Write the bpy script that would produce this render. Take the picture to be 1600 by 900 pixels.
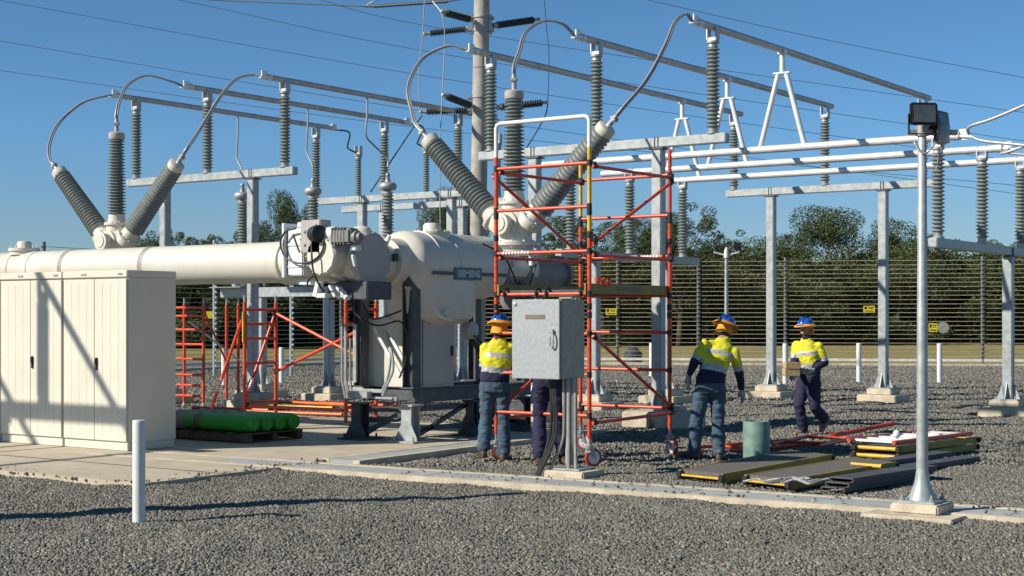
import bpy, bmesh, math, random
import numpy as np
from mathutils import Vector, Matrix, Euler, noise

for _o in list(bpy.data.objects):
    bpy.data.objects.remove(_o)
SC = bpy.context.scene
COL = SC.collection
RND = random.Random(7)

# ------------------------------------------------------------------ camera
# the yard's own grid is the world grid: x runs along the front of the cabinets, y into the yard
FPX, CAMH, HORY = 2390.0, 1.7, 497.0
YAW = math.radians(35.4)
cam_d = bpy.data.cameras.new('camera')
cam_d.sensor_width = 36.0
cam_d.lens = FPX / 1600 * 36
cam_d.shift_y = (HORY - 450) / 1600
cam_d.clip_start = 0.1
cam_d.clip_end = 4000
cam = bpy.data.objects.new('camera', cam_d)
cam.location = (0, 0, CAMH)
cam.rotation_euler = (math.pi / 2, 0, YAW)
COL.objects.link(cam)
SC.camera = cam

# ------------------------------------------------------------------ sky, sun, exposure
FW = Vector((-math.sin(YAW), math.cos(YAW), 0))
RT = Vector((math.cos(YAW), math.sin(YAW), 0))
SH_A, SUN_EL = math.radians(20.5), math.radians(32.5)
shadow_dir = RT * math.cos(SH_A) + FW * math.sin(SH_A)
sun_dir = (-shadow_dir * math.cos(SUN_EL) + Vector((0, 0, math.sin(SUN_EL)))).normalized()
wd = bpy.data.worlds.new('World')
SC.world = wd
wd.use_nodes = True
nt = wd.node_tree
nt.nodes.clear()
sky = nt.nodes.new('ShaderNodeTexSky')
sky.sky_type = 'NISHITA'
sky.sun_disc = False
sky.sun_elevation = SUN_EL
sky.sun_rotation = math.atan2(sun_dir.x, sun_dir.y)
sky.altitude = 0
sky.air_density = 1.0
sky.dust_density = 0.0
sky.ozone_density = 3.0
bg = nt.nodes.new('ShaderNodeBackground')
bg.inputs['Strength'].default_value = 0.079
wo = nt.nodes.new('ShaderNodeOutputWorld')
hs = nt.nodes.new('ShaderNodeHueSaturation')
hs.inputs['Saturation'].default_value = 1.3
nt.links.new(sky.outputs[0], hs.inputs['Color'])
tcw = nt.nodes.new('ShaderNodeTexCoord')
spw = nt.nodes.new('ShaderNodeSeparateXYZ')
nt.links.new(tcw.outputs['Generated'], spw.inputs[0])
rw = nt.nodes.new('ShaderNodeValToRGB')      # clearer, bluer air towards the horizon than the model's default
rw.color_ramp.elements[0].position = 0.0
rw.color_ramp.elements[0].color = (.50, .66, .95, 1)
rw.color_ramp.elements[1].position = 0.5
rw.color_ramp.elements[1].color = (1.18, 1.02, .80, 1)
for p_, c_ in ((.07, (.62, .76, 1.02)), (.115, (.70, .88, 1.12)), (.2, (.90, .92, 1.0))):
    e_ = rw.color_ramp.elements.new(p_)
    e_.color = (*c_, 1)
nt.links.new(spw.outputs['Z'], rw.inputs['Fac'])
mw = nt.nodes.new('ShaderNodeMixRGB')
mw.blend_type = 'MULTIPLY'
mw.inputs['Fac'].default_value = 1
nt.links.new(hs.outputs[0], mw.inputs['Color1'])
nt.links.new(rw.outputs[0], mw.inputs['Color2'])
nt.links.new(mw.outputs[0], bg.inputs['Color'])
nt.links.new(bg.outputs[0], wo.inputs['Surface'])
sl = bpy.data.lights.new('sun', 'SUN')
sl.energy = 5.0
sl.angle = math.radians(0.53)
sl.color = (1.0, 0.93, 0.80)
so = bpy.data.objects.new('sun', sl)
so.rotation_euler = sun_dir.to_track_quat('Z', 'Y').to_euler()
so.location = (0, 0, 30)
COL.objects.link(so)
SC.view_settings.view_transform = 'Standard'
SC.view_settings.look = 'None'
SC.view_settings.exposure = 0.28
SC.view_settings.gamma = 1.0
SC.view_settings.use_curve_mapping = False


# ------------------------------------------------------------------ measuring helpers (photo pixel + a known plane -> place in the yard)
def ray(px, py):
    k = (px - 800) / FPX
    return FW + RT * k + Vector((0, 0, -(py - HORY) / FPX))


def on_y(px, py, y):
    r = ray(px, py)
    return Vector((0, 0, CAMH)) + r * (y / r.y)


def on_x(px, py, x):
    r = ray(px, py)
    return Vector((0, 0, CAMH)) + r * (x / r.x)


def on_z(px, py, z=0.0):
    r = ray(px, py)
    return Vector((0, 0, CAMH)) + r * ((z - CAMH) / r.z)


def at_d(px, py, d):
    return Vector((0, 0, CAMH)) + ray(px, py) * d


# ------------------------------------------------------------------ materials
def mat(name, col, rough=0.6, metal=0.0, var=0.12, scale=6.0, bump=0.0, bscale=40.0, col2=None, fac=(0.42, 0.62), spec=0.5, detail=5.0):
    m = bpy.data.materials.new(name)
    m.use_nodes = True
    t = m.node_tree
    b = t.nodes['Principled BSDF']
    b.inputs['Roughness'].default_value = rough
    b.inputs['Metallic'].default_value = metal
    b.inputs['Specular IOR Level'].default_value = spec
    tc = t.nodes.new('ShaderNodeTexCoord')
    n = t.nodes.new('ShaderNodeTexNoise')
    n.inputs['Scale'].default_value = scale
    n.inputs['Detail'].default_value = detail
    n.inputs['Roughness'].default_value = 0.6
    t.links.new(tc.outputs['Object'], n.inputs['Vector'])
    r = t.nodes.new('ShaderNodeValToRGB')
    c2 = col2 if col2 else tuple(c * (1 - var * 1.6) for c in col)
    c1 = col if col2 else tuple(min(1, c * (1 + var * 0.6)) for c in col)
    r.color_ramp.elements[0].position = fac[0]
    r.color_ramp.elements[1].position = fac[1]
    r.color_ramp.elements[0].color = (*c2, 1)
    r.color_ramp.elements[1].color = (*c1, 1)
    t.links.new(n.outputs['Fac'], r.inputs['Fac'])
    t.links.new(r.outputs['Color'], b.inputs['Base Color'])
    mr = t.nodes.new('ShaderNodeMapRange')
    mr.inputs['To Min'].default_value = max(0.02, rough - 0.12)
    mr.inputs['To Max'].default_value = min(1, rough + 0.12)
    t.links.new(n.outputs['Fac'], mr.inputs['Value'])
    t.links.new(mr.outputs[0], b.inputs['Roughness'])
    if bump > 0:
        n2 = t.nodes.new('ShaderNodeTexNoise')
        n2.inputs['Scale'].default_value = bscale
        n2.inputs['Detail'].default_value = 4
        t.links.new(tc.outputs['Object'], n2.inputs['Vector'])
        bp = t.nodes.new('ShaderNodeBump')
        bp.inputs['Strength'].default_value = bump
        bp.inputs['Distance'].default_value = 0.02
        t.links.new(n2.outputs['Fac'], bp.inputs['Height'])
        t.links.new(bp.outputs['Normal'], b.inputs['Normal'])
    return m


M = {}
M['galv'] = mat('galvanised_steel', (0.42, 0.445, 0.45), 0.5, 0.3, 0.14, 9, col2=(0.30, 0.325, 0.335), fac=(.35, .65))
M['alu'] = mat('aluminium_tube', (0.78, 0.78, 0.79), 0.4, 0.2, 0.08, 4)
M['alu_dull'] = mat('weathered_aluminium', (0.50, 0.50, 0.51), 0.5, 0.5, 0.1, 4)
M['cream'] = mat('cream_enamel', (0.65, 0.62, 0.545), 0.38, 0, 0.05, 2.2, col2=(0.575, 0.54, 0.46), fac=(.30, .55), detail=9)
M['cabinet'] = mat('cabinet_paint', (0.66, 0.625, 0.53), 0.45, 0, 0.04, 1.5, col2=(0.61, 0.57, 0.475), fac=(.30, .55), detail=9)
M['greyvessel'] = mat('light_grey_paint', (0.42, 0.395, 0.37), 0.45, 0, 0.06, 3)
M['porcelain'] = mat('grey_porcelain', (0.23, 0.26, 0.24), 0.35, 0, 0.1, 12)
M['bushing'] = mat('grey_rubber_sheds', (0.24, 0.26, 0.25), 0.5, 0, 0.08, 10)
M['polymer'] = mat('dark_polymer', (0.05, 0.07, 0.075), 0.55, 0, 0.1, 10)
M['castcap'] = mat('cast_fitting', (0.42, 0.42, 0.41), 0.5, 0.4, 0.12, 14)
M['red'] = mat('red_scaffold_paint', (0.68, 0.075, 0.020), 0.36, 0, 0.12, 28, col2=(0.36, 0.05, 0.03), fac=(.36, .50))
M['orange'] = mat('orange_tube', (0.72, 0.16, 0.02), 0.4, 0, 0.1, 9)
M['yellow'] = mat('yellow_paint', (0.70, 0.42, 0.03), 0.45, 0, 0.12, 9)
M['olive'] = mat('shaded_yellow_board', (0.30, 0.215, 0.02), 0.5, 0, 0.15, 5, col2=(0.21, 0.155, 0.02))  # yellow boards toned down to olive, their shade put into the colour
M['white'] = mat('white_plastic', (0.72, 0.73, 0.72), 0.45, 0, 0.05, 6)
M['motorgrey'] = mat('dull_grey_motor_paint', (0.22, 0.21, 0.21), 0.5)
M['black'] = mat('black_rubber', (0.02, 0.02, 0.022), 0.5, 0, 0.2, 12)
M['darksteel'] = mat('dark_shaded_steel', (0.085, 0.095, 0.11), 0.55, 0.25, 0.18, 8)  # dark frame steel, darkened further: the tank's shadow put into the colour
M['conc'] = mat('concrete', (0.56, 0.48, 0.36), 0.9, 0, 0.1, 2.2, 0.25, 60, col2=(0.42, 0.355, 0.265), detail=9, fac=(.3, .7))
M['footing'] = mat('footing_concrete', (0.58, 0.50, 0.38), 0.9, 0, 0.12, 4, 0.3, 40)
M['lid'] = mat('grey_trench_lid', (0.40, 0.41, 0.40), 0.75, 0, 0.1, 2.5, 0.2, 70, col2=(0.33, 0.34, 0.335))
M['pole'] = mat('spun_concrete', (0.40, 0.38, 0.34), 0.85, 0, 0.12, 3, 0.2, 30)
M['hivis'] = mat('hi_vis_yellow', (0.74, 0.68, 0.025), 0.8, 0, 0.1, 9, 0.8, 10, col2=(0.58, 0.54, 0.025))
M['refl'] = mat('reflective_tape', (0.45, 0.46, 0.47), 0.4, 0.1, 0.1, 20, 0.3, 16)
M['navy'] = mat('navy_cotton', (0.018, 0.018, 0.055), 0.85, 0, 0.2, 9, 0.5, 13)
M['jeans'] = mat('denim', (0.065, 0.115, 0.17), 0.85, 0, 0.2, 9, 0.9, 9, col2=(0.035, 0.06, 0.09), fac=(.35, .65))
M['skin'] = mat('skin', (0.42, 0.24, 0.17), 0.55, 0, 0.1, 20)
M['boot'] = mat('brown_leather', (0.10, 0.055, 0.035), 0.6, 0, 0.2, 20)
M['tanboot'] = mat('tan_leather', (0.28, 0.18, 0.09), 0.65, 0, 0.2, 20)
M['glove'] = mat('grey_white_glove', (0.42, 0.41, 0.42), 0.8, 0, 0.25, 25)
M['helmet'] = mat('blue_helmet', (0.02, 0.12, 0.50), 0.22, 0, 0.05, 4)
M['brim'] = mat('orange_cloth', (0.80, 0.33, 0.02), 0.8, 0, 0.12, 12, 0.3, 18)
M['wood'] = mat('pale_timber', (0.52, 0.36, 0.18), 0.75, 0, 0.15, 12)
M['palletwood'] = mat('weathered_pallet_timber', (0.12, 0.08, 0.05), 0.85, 0, 0.2, 8)
M['green'] = mat('green_cylinder_paint', (0.045, 0.36, 0.035), 0.35, 0, 0.1, 5)
M['greenpipe'] = mat('green_grey_pipe', (0.16, 0.25, 0.22), 0.6, 0, 0.12, 8)
M['stripe'] = mat('dark_slate_stripe', (0.035, 0.07, 0.085), 0.45)
M['teal'] = mat('teal_badge', (0.02, 0.13, 0.16), 0.4, 0, 0.05, 6)
M['silver'] = mat('silver_lettering', (0.55, 0.60, 0.62), 0.5, 0, 0.05, 6)
M['brass'] = mat('brown_nameplate', (0.18, 0.13, 0.09), 0.5, 0.2, 0.1, 30)
M['grit'] = mat('grit_deck', (0.15, 0.13, 0.115), 0.9, 0, 0.15, 30, 0.3, 90)
M['deck'] = mat('dark_grey_deck', (0.085, 0.085, 0.095), 0.7, 0, 0.15, 4)
M['boxgalv'] = mat('spangled_zinc_sheet', (0.42, 0.44, 0.45), 0.40, 0.2, 0.1, 26, col2=(0.345, 0.37, 0.38), fac=(.36, .64))
M['boxside'] = mat('shaded_zinc_sheet', (0.40, 0.365, 0.29), 0.6, 0.05, 0.1, 14)  # body sheet browned and dulled to carry the shade of its side
M['wheel'] = mat('red_tyre', (0.42, 0.06, 0.03), 0.5)
M['glass'] = mat('dark_lamp_glass', (0.10, 0.125, 0.125), 0.25)
M['wire'] = mat('stranded_wire', (0.10, 0.11, 0.13), 0.6, 0.3)
M['cable'] = mat('stranded_aluminium_conductor', (0.36, 0.36, 0.37), 0.5, 0.3, 0.02, 2)
M['cabledark'] = mat('weathered_conductor', (0.07, 0.075, 0.08), 0.5, 0.2, 0.1, 20)
M['fencewire'] = mat('tan_fence_wire', (0.50, 0.42, 0.29), 0.5, 0.1)
M['fencepost'] = mat('grey_fence_post', (0.17, 0.17, 0.16), 0.6, 0.1)
M['rail'] = mat('white_rail', (0.70, 0.68, 0.62), 0.6)
M['sign'] = mat('yellow_sign', (0.75, 0.60, 0.02), 0.5)
M['bark'] = mat('eucalypt_bark', (0.10, 0.08, 0.06), 0.9, 0, 0.2, 4)
M['seal'] = mat('grey_seam', (0.30, 0.29, 0.27), 0.6)
M['shadowgap'] = mat('dark_gap', (0.03, 0.03, 0.03), 0.9)


def leaf_mat(name, c1, c2):
    m = bpy.data.materials.new(name)
    m.use_nodes = True
    t = m.node_tree
    b = t.nodes['Principled BSDF']
    b.inputs['Roughness'].default_value = 0.6
    b.inputs['Specular IOR Level'].default_value = 0.25
    g = t.nodes.new('ShaderNodeNewGeometry')
    tc = t.nodes.new('ShaderNodeTexCoord')
    n = t.nodes.new('ShaderNodeTexNoise')
    n.inputs['Scale'].default_value = 0.55
    t.links.new(tc.outputs['Object'], n.inputs['Vector'])
    ad = t.nodes.new('ShaderNodeMath')
    ad.operation = 'ADD'
    ml = t.nodes.new('ShaderNodeMath')
    ml.operation = 'MULTIPLY'
    ml.inputs[1].default_value = 0.6
    t.links.new(g.outputs['Random Per Island'], ml.inputs[0])
    t.links.new(ml.outputs[0], ad.inputs[0])
    t.links.new(n.outputs['Fac'], ad.inputs[1])
    r = t.nodes.new('ShaderNodeValToRGB')
    r.color_ramp.elements[0].position = 0.45
    r.color_ramp.elements[1].position = 1.15 if False else 1.0
    r.color_ramp.elements[0].color = (*c1, 1)
    r.color_ramp.elements[1].color = (*c2, 1)
    t.links.new(ad.outputs[0], r.inputs['Fac'])
    t.links.new(r.outputs['Color'], b.inputs['Base Color'])
    return m


LEAF = [leaf_mat('olive_leaves', (0.030, 0.050, 0.018), (0.105, 0.125, 0.038)),
        leaf_mat('dark_leaves', (0.022, 0.042, 0.016), (0.075, 0.10, 0.032)),
        leaf_mat('yellow_green_leaves', (0.055, 0.065, 0.02), (0.15, 0.145, 0.045))]


def gravel_mat(name, stones):
    m = bpy.data.materials.new(name)
    m.use_nodes = True
    t = m.node_tree
    b = t.nodes['Principled BSDF']
    b.inputs['Roughness'].default_value = 0.85
    b.inputs['Specular IOR Level'].default_value = 0.25
    r = t.nodes.new('ShaderNodeValToRGB')
    e = r.color_ramp.elements
    e[0].position = 0.0
    e[0].color = (0.115, 0.108, 0.095, 1)
    e[1].position = 1.0
    e[1].color = (0.38, 0.335, 0.275, 1)
    for p, c in ((0.25, (0.155, 0.15, 0.138)), (0.5, (0.215, 0.20, 0.17)), (0.7, (0.18, 0.182, 0.175)), (0.88, (0.25, 0.222, 0.182))):
        q = e.new(p)
        q.color = (*c, 1)
    tc = t.nodes.new('ShaderNodeTexCoord')
    big = t.nodes.new('ShaderNodeTexNoise')
    big.inputs['Scale'].default_value = 0.45
    big.inputs['Detail'].default_value = 6
    big.inputs['Roughness'].default_value = 0.65
    t.links.new(tc.outputs['Object'], big.inputs['Vector'])
    bm_ = t.nodes.new('ShaderNodeMapRange')
    bm_.inputs['From Min'].default_value = 0.3
    bm_.inputs['From Max'].default_value = 0.7
    bm_.inputs['To Min'].default_value = 0.80
    bm_.inputs['To Max'].default_value = 1.12
    t.links.new(big.outputs['Fac'], bm_.inputs['Value'])
    mx = t.nodes.new('ShaderNodeMixRGB')
    mx.blend_type = 'MULTIPLY'
    mx.inputs['Fac'].default_value = 1
    t.links.new(r.outputs['Color'], mx.inputs['Color1'])
    t.links.new(bm_.outputs[0], mx.inputs['Color2'])
    t.links.new(mx.outputs[0], b.inputs['Base Color'])
    if stones:
        g = t.nodes.new('ShaderNodeNewGeometry')
        t.links.new(g.outputs['Random Per Island'], r.inputs['Fac'])
    else:
        v = t.nodes.new('ShaderNodeTexVoronoi')
        v.inputs['Scale'].default_value = 30
        t.links.new(tc.outputs['Object'], v.inputs['Vector'])
        sp = t.nodes.new('ShaderNodeSeparateColor')
        t.links.new(v.outputs['Color'], sp.inputs[0])
        t.links.new(sp.outputs[0], r.inputs['Fac'])
        n2 = t.nodes.new('ShaderNodeTexNoise')
        n2.inputs['Scale'].default_value = 2.2
        n2.inputs['Detail'].default_value = 7
        t.links.new(tc.outputs['Object'], n2.inputs['Vector'])
        b1 = t.nodes.new('ShaderNodeBump')
        b1.inputs['Strength'].default_value = 0.45
        b1.inputs['Distance'].default_value = 0.03
        b1.invert = True
        t.links.new(v.outputs['Distance'], b1.inputs['Height'])
        b2 = t.nodes.new('ShaderNodeBump')
        b2.inputs['Strength'].default_value = 0.8
        b2.inputs['Distance'].default_value = 0.07
        t.links.new(n2.outputs['Fac'], b2.inputs['Height'])
        t.links.new(b1.outputs['Normal'], b2.inputs['Normal'])
        t.links.new(b2.outputs['Normal'], b.inputs['Normal'])
    return m


M['gravel'] = gravel_mat('crushed_rock_bed', False)
M['stones'] = gravel_mat('crushed_rock_stones', True)
M['grass'] = mat('dry_grass', (0.30, 0.235, 0.07), 0.95, 0, 0.2, 0.35, 0.4, 3, col2=(0.18, 0.155, 0.05), fac=(.3, .7))


# ------------------------------------------------------------------ mesh builder
class MB:
    def __init__(s):
        s.v, s.f, s.m, s.s = [], [], [], []

    def add(s, vs, fs, mi=0, smooth=False):
        o = len(s.v)
        s.v.extend(Vector(v) for v in vs)
        for f in fs:
            s.f.append([o + i for i in f])
            s.m.append(mi)
            s.s.append(smooth)
        return s

    def box(s, c, d, mi=0, rot=None, bev=0.0):
        x, y, z = d[0] / 2, d[1] / 2, d[2] / 2
        bv = min(bev, x * .45, y * .45, z * .45)
        if bv <= 0:
            vs = [Vector(p) for p in ((-x, -y, -z), (x, -y, -z), (x, y, -z), (-x, y, -z), (-x, -y, z), (x, -y, z), (x, y, z), (-x, y, z))]
            fs = [(0, 3, 2, 1), (4, 5, 6, 7), (0, 1, 5, 4), (1, 2, 6, 5), (2, 3, 7, 6), (3, 0, 4, 7)]
        else:
            b = bmesh.new()
            bmesh.ops.create_cube(b, size=1)
            for q in b.verts:
                q.co = Vector((q.co.x * 2 * x, q.co.y * 2 * y, q.co.z * 2 * z))
            bmesh.ops.bevel(b, geom=b.edges[:], offset=bv, segments=2, affect='EDGES')
            b.verts.index_update()
            vs = [q.co.copy() for q in b.verts]
            fs = [[q.index for q in f.verts] for f in b.faces]
            b.free()
        c = Vector(c)
        if rot is not None:
            vs = [rot @ v for v in vs]
        return s.add([v + c for v in vs], fs, mi)

    def span(s, a, b, mi=0, bev=0.0):
        a, b = Vector(a), Vector(b)
        return s.box((a + b) / 2, [abs(q) for q in (b - a)], mi, None, bev)

    def beam(s, a, b, w, h, mi=0, up=(0, 0, 1), bev=0.0):
        a, b = Vector(a), Vector(b)
        d = (b - a)
        L = d.length
        d.normalize()
        up = Vector(up)
        if abs(d.dot(up)) > .98:
            up = Vector((0, 1, 0))
        sx = d.cross(up).normalized()
        uz = sx.cross(d)
        R = Matrix((d, sx, uz)).transposed()
        return s.box((a + b) / 2, (L, w, h), mi, R, bev)

    def rings(s, rings, mi=0, smooth=True, cap=True):
        n = len(rings[0])
        vs = [p for r in rings for p in r]
        fs = []
        for i in range(len(rings) - 1):
            for j in range(n):
                k = (j + 1) % n
                fs.append((i * n + j, i * n + k, (i + 1) * n + k, (i + 1) * n + j))
        o = len(s.v)
        s.add(vs, fs, mi, smooth)
        if cap:
            s.f.append([o + j for j in reversed(range(n))]); s.m.append(mi); s.s.append(False)
            L = (len(rings) - 1) * n
            s.f.append([o + L + j for j in range(n)]); s.m.append(mi); s.s.append(False)
        return s

    def lathe(s, p0, axis, prof, seg=20, mi=0, smooth=True, sq=None):
        p0, ax = Vector(p0), Vector(axis).normalized()
        t = Vector((0, 0, 1)) if abs(ax.z) < .9 else Vector((1, 0, 0))
        u = ax.cross(t).normalized()
        w = ax.cross(u)
        rs = []
        for (d, r) in prof:
            r = max(r, 1e-4)
            rs.append([p0 + ax * d + (u * math.cos(a) + w * math.sin(a)) * r for a in [2 * math.pi * j / seg for j in range(seg)]])
        return s.rings(rs, mi, smooth)

    def cyl(s, a, b, r, r2=None, seg=16, mi=0, smooth=True):
        a, b = Vector(a), Vector(b)
        L = (b - a).length
        return s.lathe(a, b - a, [(0, r), (L, r if r2 is None else r2)], seg, mi, smooth)

    def tube(s, pts, r, seg=8, mi=0):
        pts = [Vector(p) for p in pts]
        rr = r if isinstance(r, (list, tuple)) else [r] * len(pts)
        rs = []
        u = None
        for i, p in enumerate(pts):
            d = (pts[min(i + 1, len(pts) - 1)] - pts[max(i - 1, 0)]).normalized()
            if u is None:
                t = Vector((0, 0, 1)) if abs(d.z) < .9 else Vector((1, 0, 0))
                u = d.cross(t).normalized()
            else:
                u = (u - d * u.dot(d))
                u = u.normalized() if u.length > 1e-6 else d.orthogonal().normalized()
            w = d.cross(u)
            rs.append([p + (u * math.cos(a) + w * math.sin(a)) * rr[i] for a in [2 * math.pi * j / seg for j in range(seg)]])
        return s.rings(rs, mi, True)

    def ell(s, c, rad, mi=0, rot=None, n=10, m=16, lo=-90, hi=90):
        c = Vector(c)
        rs = []
        for i in range(n + 1):
            th = math.radians(lo + (hi - lo) * i / n)
            r, z = max(math.cos(th), 1e-3), math.sin(th)
            ring = []
            for j in range(m):
                a = 2 * math.pi * j / m
                v = Vector((rad[0] * r * math.cos(a), rad[1] * r * math.sin(a), rad[2] * z))
                if rot is not None:
                    v = rot @ v
                ring.append(c + v)
            rs.append(ring)
        return s.rings(rs, mi, True)

    def prism(s, poly, off, mi=0):
        n = len(poly)
        off = Vector(off)
        a = [Vector(p) for p in poly]
        return s.add(a + [p + off for p in a], [list(reversed(range(n))), list(range(n, 2 * n))] + [(i, (i + 1) % n, n + (i + 1) % n, n + i) for i in range(n)], mi)

    def mesh(s, name, mats, inv=None):
        me = bpy.data.meshes.new(name)
        vs = s.v if inv is None else [inv @ v for v in s.v]
        me.from_pydata([tuple(v) for v in vs], [], s.f)
        for m in mats:
            me.materials.append(m)
        me.polygons.foreach_set('material_index', s.m)
        me.polygons.foreach_set('use_smooth', s.s)
        me.update()
        bm = bmesh.new()
        bm.from_mesh(me)
        bmesh.ops.recalc_face_normals(bm, faces=bm.faces[:])
        bm.to_mesh(me)
        bm.free()
        me.set_sharp_from_angle(angle=math.radians(38))
        return me

    def build(s, name, mats, parent=None, label=None, local=False):
        if not isinstance(mats, (list, tuple)):
            mats = [mats]
        mats = [M[m] if isinstance(m, str) else m for m in mats]
        inv = None
        if parent is not None and not local:
            top = parent
            Mx = Matrix.Translation(parent.location) @ parent.rotation_euler.to_matrix().to_4x4()
            while top.parent:
                top = top.parent
                Mx = (Matrix.Translation(top.location) @ top.rotation_euler.to_matrix().to_4x4()) @ Mx
            inv = Mx.inverted()
        me = s.mesh(name, mats, inv)
        o = bpy.data.objects.new(name, me)
        COL.objects.link(o)
        if parent is not None:
            o.parent = parent
        if label:
            o['label'] = label
        return o


def tag(o, label, cat, group=None, kind=None):
    if label:
        o['label'] = label
    if cat:
        o['category'] = cat
    if group:
        o['group'] = group
    if kind:
        o['kind'] = kind
    return o


def thing(name, label, cat, loc=(0, 0, 0), rotz=0.0, group=None):
    o = bpy.data.objects.new(name, None)
    o.empty_display_size = 0.2
    COL.objects.link(o)
    o.location = loc
    o.rotation_euler = (0, 0, rotz)
    return tag(o, label, cat, group)


def one(name, mb, mats, label, cat, group=None):
    """a thing that is a single mesh, its origin at its lowest middle"""
    zs = min(v.z for v in mb.v)
    c = sum((v for v in mb.v), Vector()) / len(mb.v)
    c.z = zs
    mb.v = [v - c for v in mb.v]
    o = mb.build(name, mats)
    o.location = c
    return tag(o, label, cat, group)


def structure(name, mb, mats):
    o = mb.build(name, mats)
    o['kind'] = 'structure'
    return o


def dup(root, loc, label, rotz=None, scale=None):
    r = root.copy()
    COL.objects.link(r)
    r.location = loc
    if rotz is not None:
        r.rotation_euler = (0, 0, rotz)
    if scale is not None:
        r.scale = scale
    r['label'] = label
    for ch in list(root.children):
        c = ch.copy()
        COL.objects.link(c)
        c.parent = r
        for g in list(ch.children):
            d = g.copy()
            COL.objects.link(d)
            d.parent = c
    return r


def bez(pts, n=24):
    """smooth curve through the points (Catmull-Rom)"""
    p = [Vector(q) for q in pts]
    p = [p[0] * 2 - p[1]] + p + [p[-1] * 2 - p[-2]]
    out = []
    k = len(p) - 3
    for i in range(k):
        m = max(3, n // k)
        for j in range(m):
            t = j / m
            a, b, c, d = p[i:i + 4]
            out.append(0.5 * ((2 * b) + (c - a) * t + (2 * a - 5 * b + 4 * c - d) * t * t + (3 * b - a - 3 * c + d) * t ** 3))
    out.append(p[-2])
    return out


# ------------------------------------------------------------------ ground
def hgt(x, y):
    a = (np.sin(x * 5.1 + 1.3 * np.sin(y * 3.3)) + np.sin(y * 6.3 + 1.7 * np.sin(x * 2.9 + 1)) + np.sin((x + y) * 9.1 + np.sin(x * 4.0)) * .6) * 0.006
    b = (np.sin(x * 1.3 + y * .9) + np.sin(y * 1.9 - x * .7)) * 0.008
    return a + b - 0.016


mb = MB()
mb.add([(-900, -300, -0.10), (900, -300, -0.10), (900, 1500, -0.10), (-900, 1500, -0.10)], [(0, 1, 2, 3)])
structure('ground', mb, 'grass')

xs = np.concatenate([np.arange(-60, -24, 3.0), np.arange(-24, 3, 0.16), np.arange(3, 31, 3.0)])
ys = np.concatenate([np.arange(-6, 6, 2.0), np.arange(6, 30, 0.16), np.arange(30, 42, 2.0)])
gx, gy = np.meshgrid(xs, ys)
gz = hgt(gx, gy) - 0.004
nx, ny = len(xs), len(ys)
vv = np.stack([gx.ravel(), gy.ravel(), gz.ravel()], 1)
idx = np.arange(nx * ny).reshape(ny, nx)
ff = np.stack([idx[:-1, :-1].ravel(), idx[:-1, 1:].ravel(), idx[1:, 1:].ravel(), idx[1:, :-1].ravel()], 1)
me = bpy.data.meshes.new('gravel_yard')
me.from_pydata(vv.tolist(), [], ff.tolist())
me.polygons.foreach_set('use_smooth', [True] * len(ff))
me.materials.append(M['gravel'])
o = bpy.data.objects.new('gravel_yard', me)
COL.objects.link(o)
o['kind'] = 'structure'
# rear part of the yard, out to the fence kerb
mb = MB()
FA, FB, FC = Vector((-36.5, 28.0, 0)), Vector((-38.2, 43.6, 0)), Vector((10.0, 68.2, 0))
mb.add([(-60, 40, -0.02), (31, 40, -0.02), (31, 75, -0.02), (10.0, 68.2, -.02), (-38.2, 43.6, -.02)], [(0, 1, 2, 3, 4)])
structure('gravel_yard', mb, 'gravel')

# concrete slab under the switchgear, with a joint and the two cable trenches
SLAB = 0.035
mb = MB()
mb.prism([(-34, 10.42, -.1), (-11.95, 10.40, -.1), (-12.02, 12.6, -.1), (-12.25, 13.35, -.1), (-12.5, 19.2, -.1), (-34, 19.2, -.1)], (0, 0, .1 + SLAB), 0)
structure('concrete_slab', mb, 'conc')
mb = MB()
for y in (11.55,):
    mb.box((-23, y, SLAB + .002), (22, .018, .004))
mb.box((-16.2, 15, SLAB + .002), (.018, 9, .004))
structure('slab_joint', mb, 'shadowgap')


def trench(name, P, Q, w, z, left, right, nlid):
    """P->Q along the trench, concrete edges and flush lids; real slots between the lids"""
    d = (Q - P).normalized()
    n = Vector((-d.y, d.x, 0))
    L = (Q - P).length
    e = MB()
    for s in (-1, 1):
        a = P + n * s * (w / 2 - .05)
        e.beam(a + Vector((0, 0, z - .06)), a + d * L + Vector((0, 0, z - .06)), .10, .12)
    l = MB()
    step = L / nlid
    for i in range(nlid):
        a = P + d * (i * step + .006)
        b = P + d * ((i + 1) * step - .006)
        dz = Vector((0, 0, z - .035 + RND.uniform(-.003, .003)))
        l.beam(a + dz, b + dz, w - .206, .06)
    structure(name + '_kerb', e, 'footing')
    structure(name + '_lids', l, 'lid')


tp, tq = on_z(470, 731), on_z(1600, 809)
dd = (tq - tp).normalized()
trench('cable_trench', tp - dd * 3.2, tq + dd * 6, .70, .040, 0, 0, 17)
trench('cross_trench', Vector((-12.02, 13.45, 0)), Vector((-12.3, 19.3, 0)), .56, .042, 0, 0, 6)

# loose stones of the yard surface, one mass
rng = np.random.default_rng(5)


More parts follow.
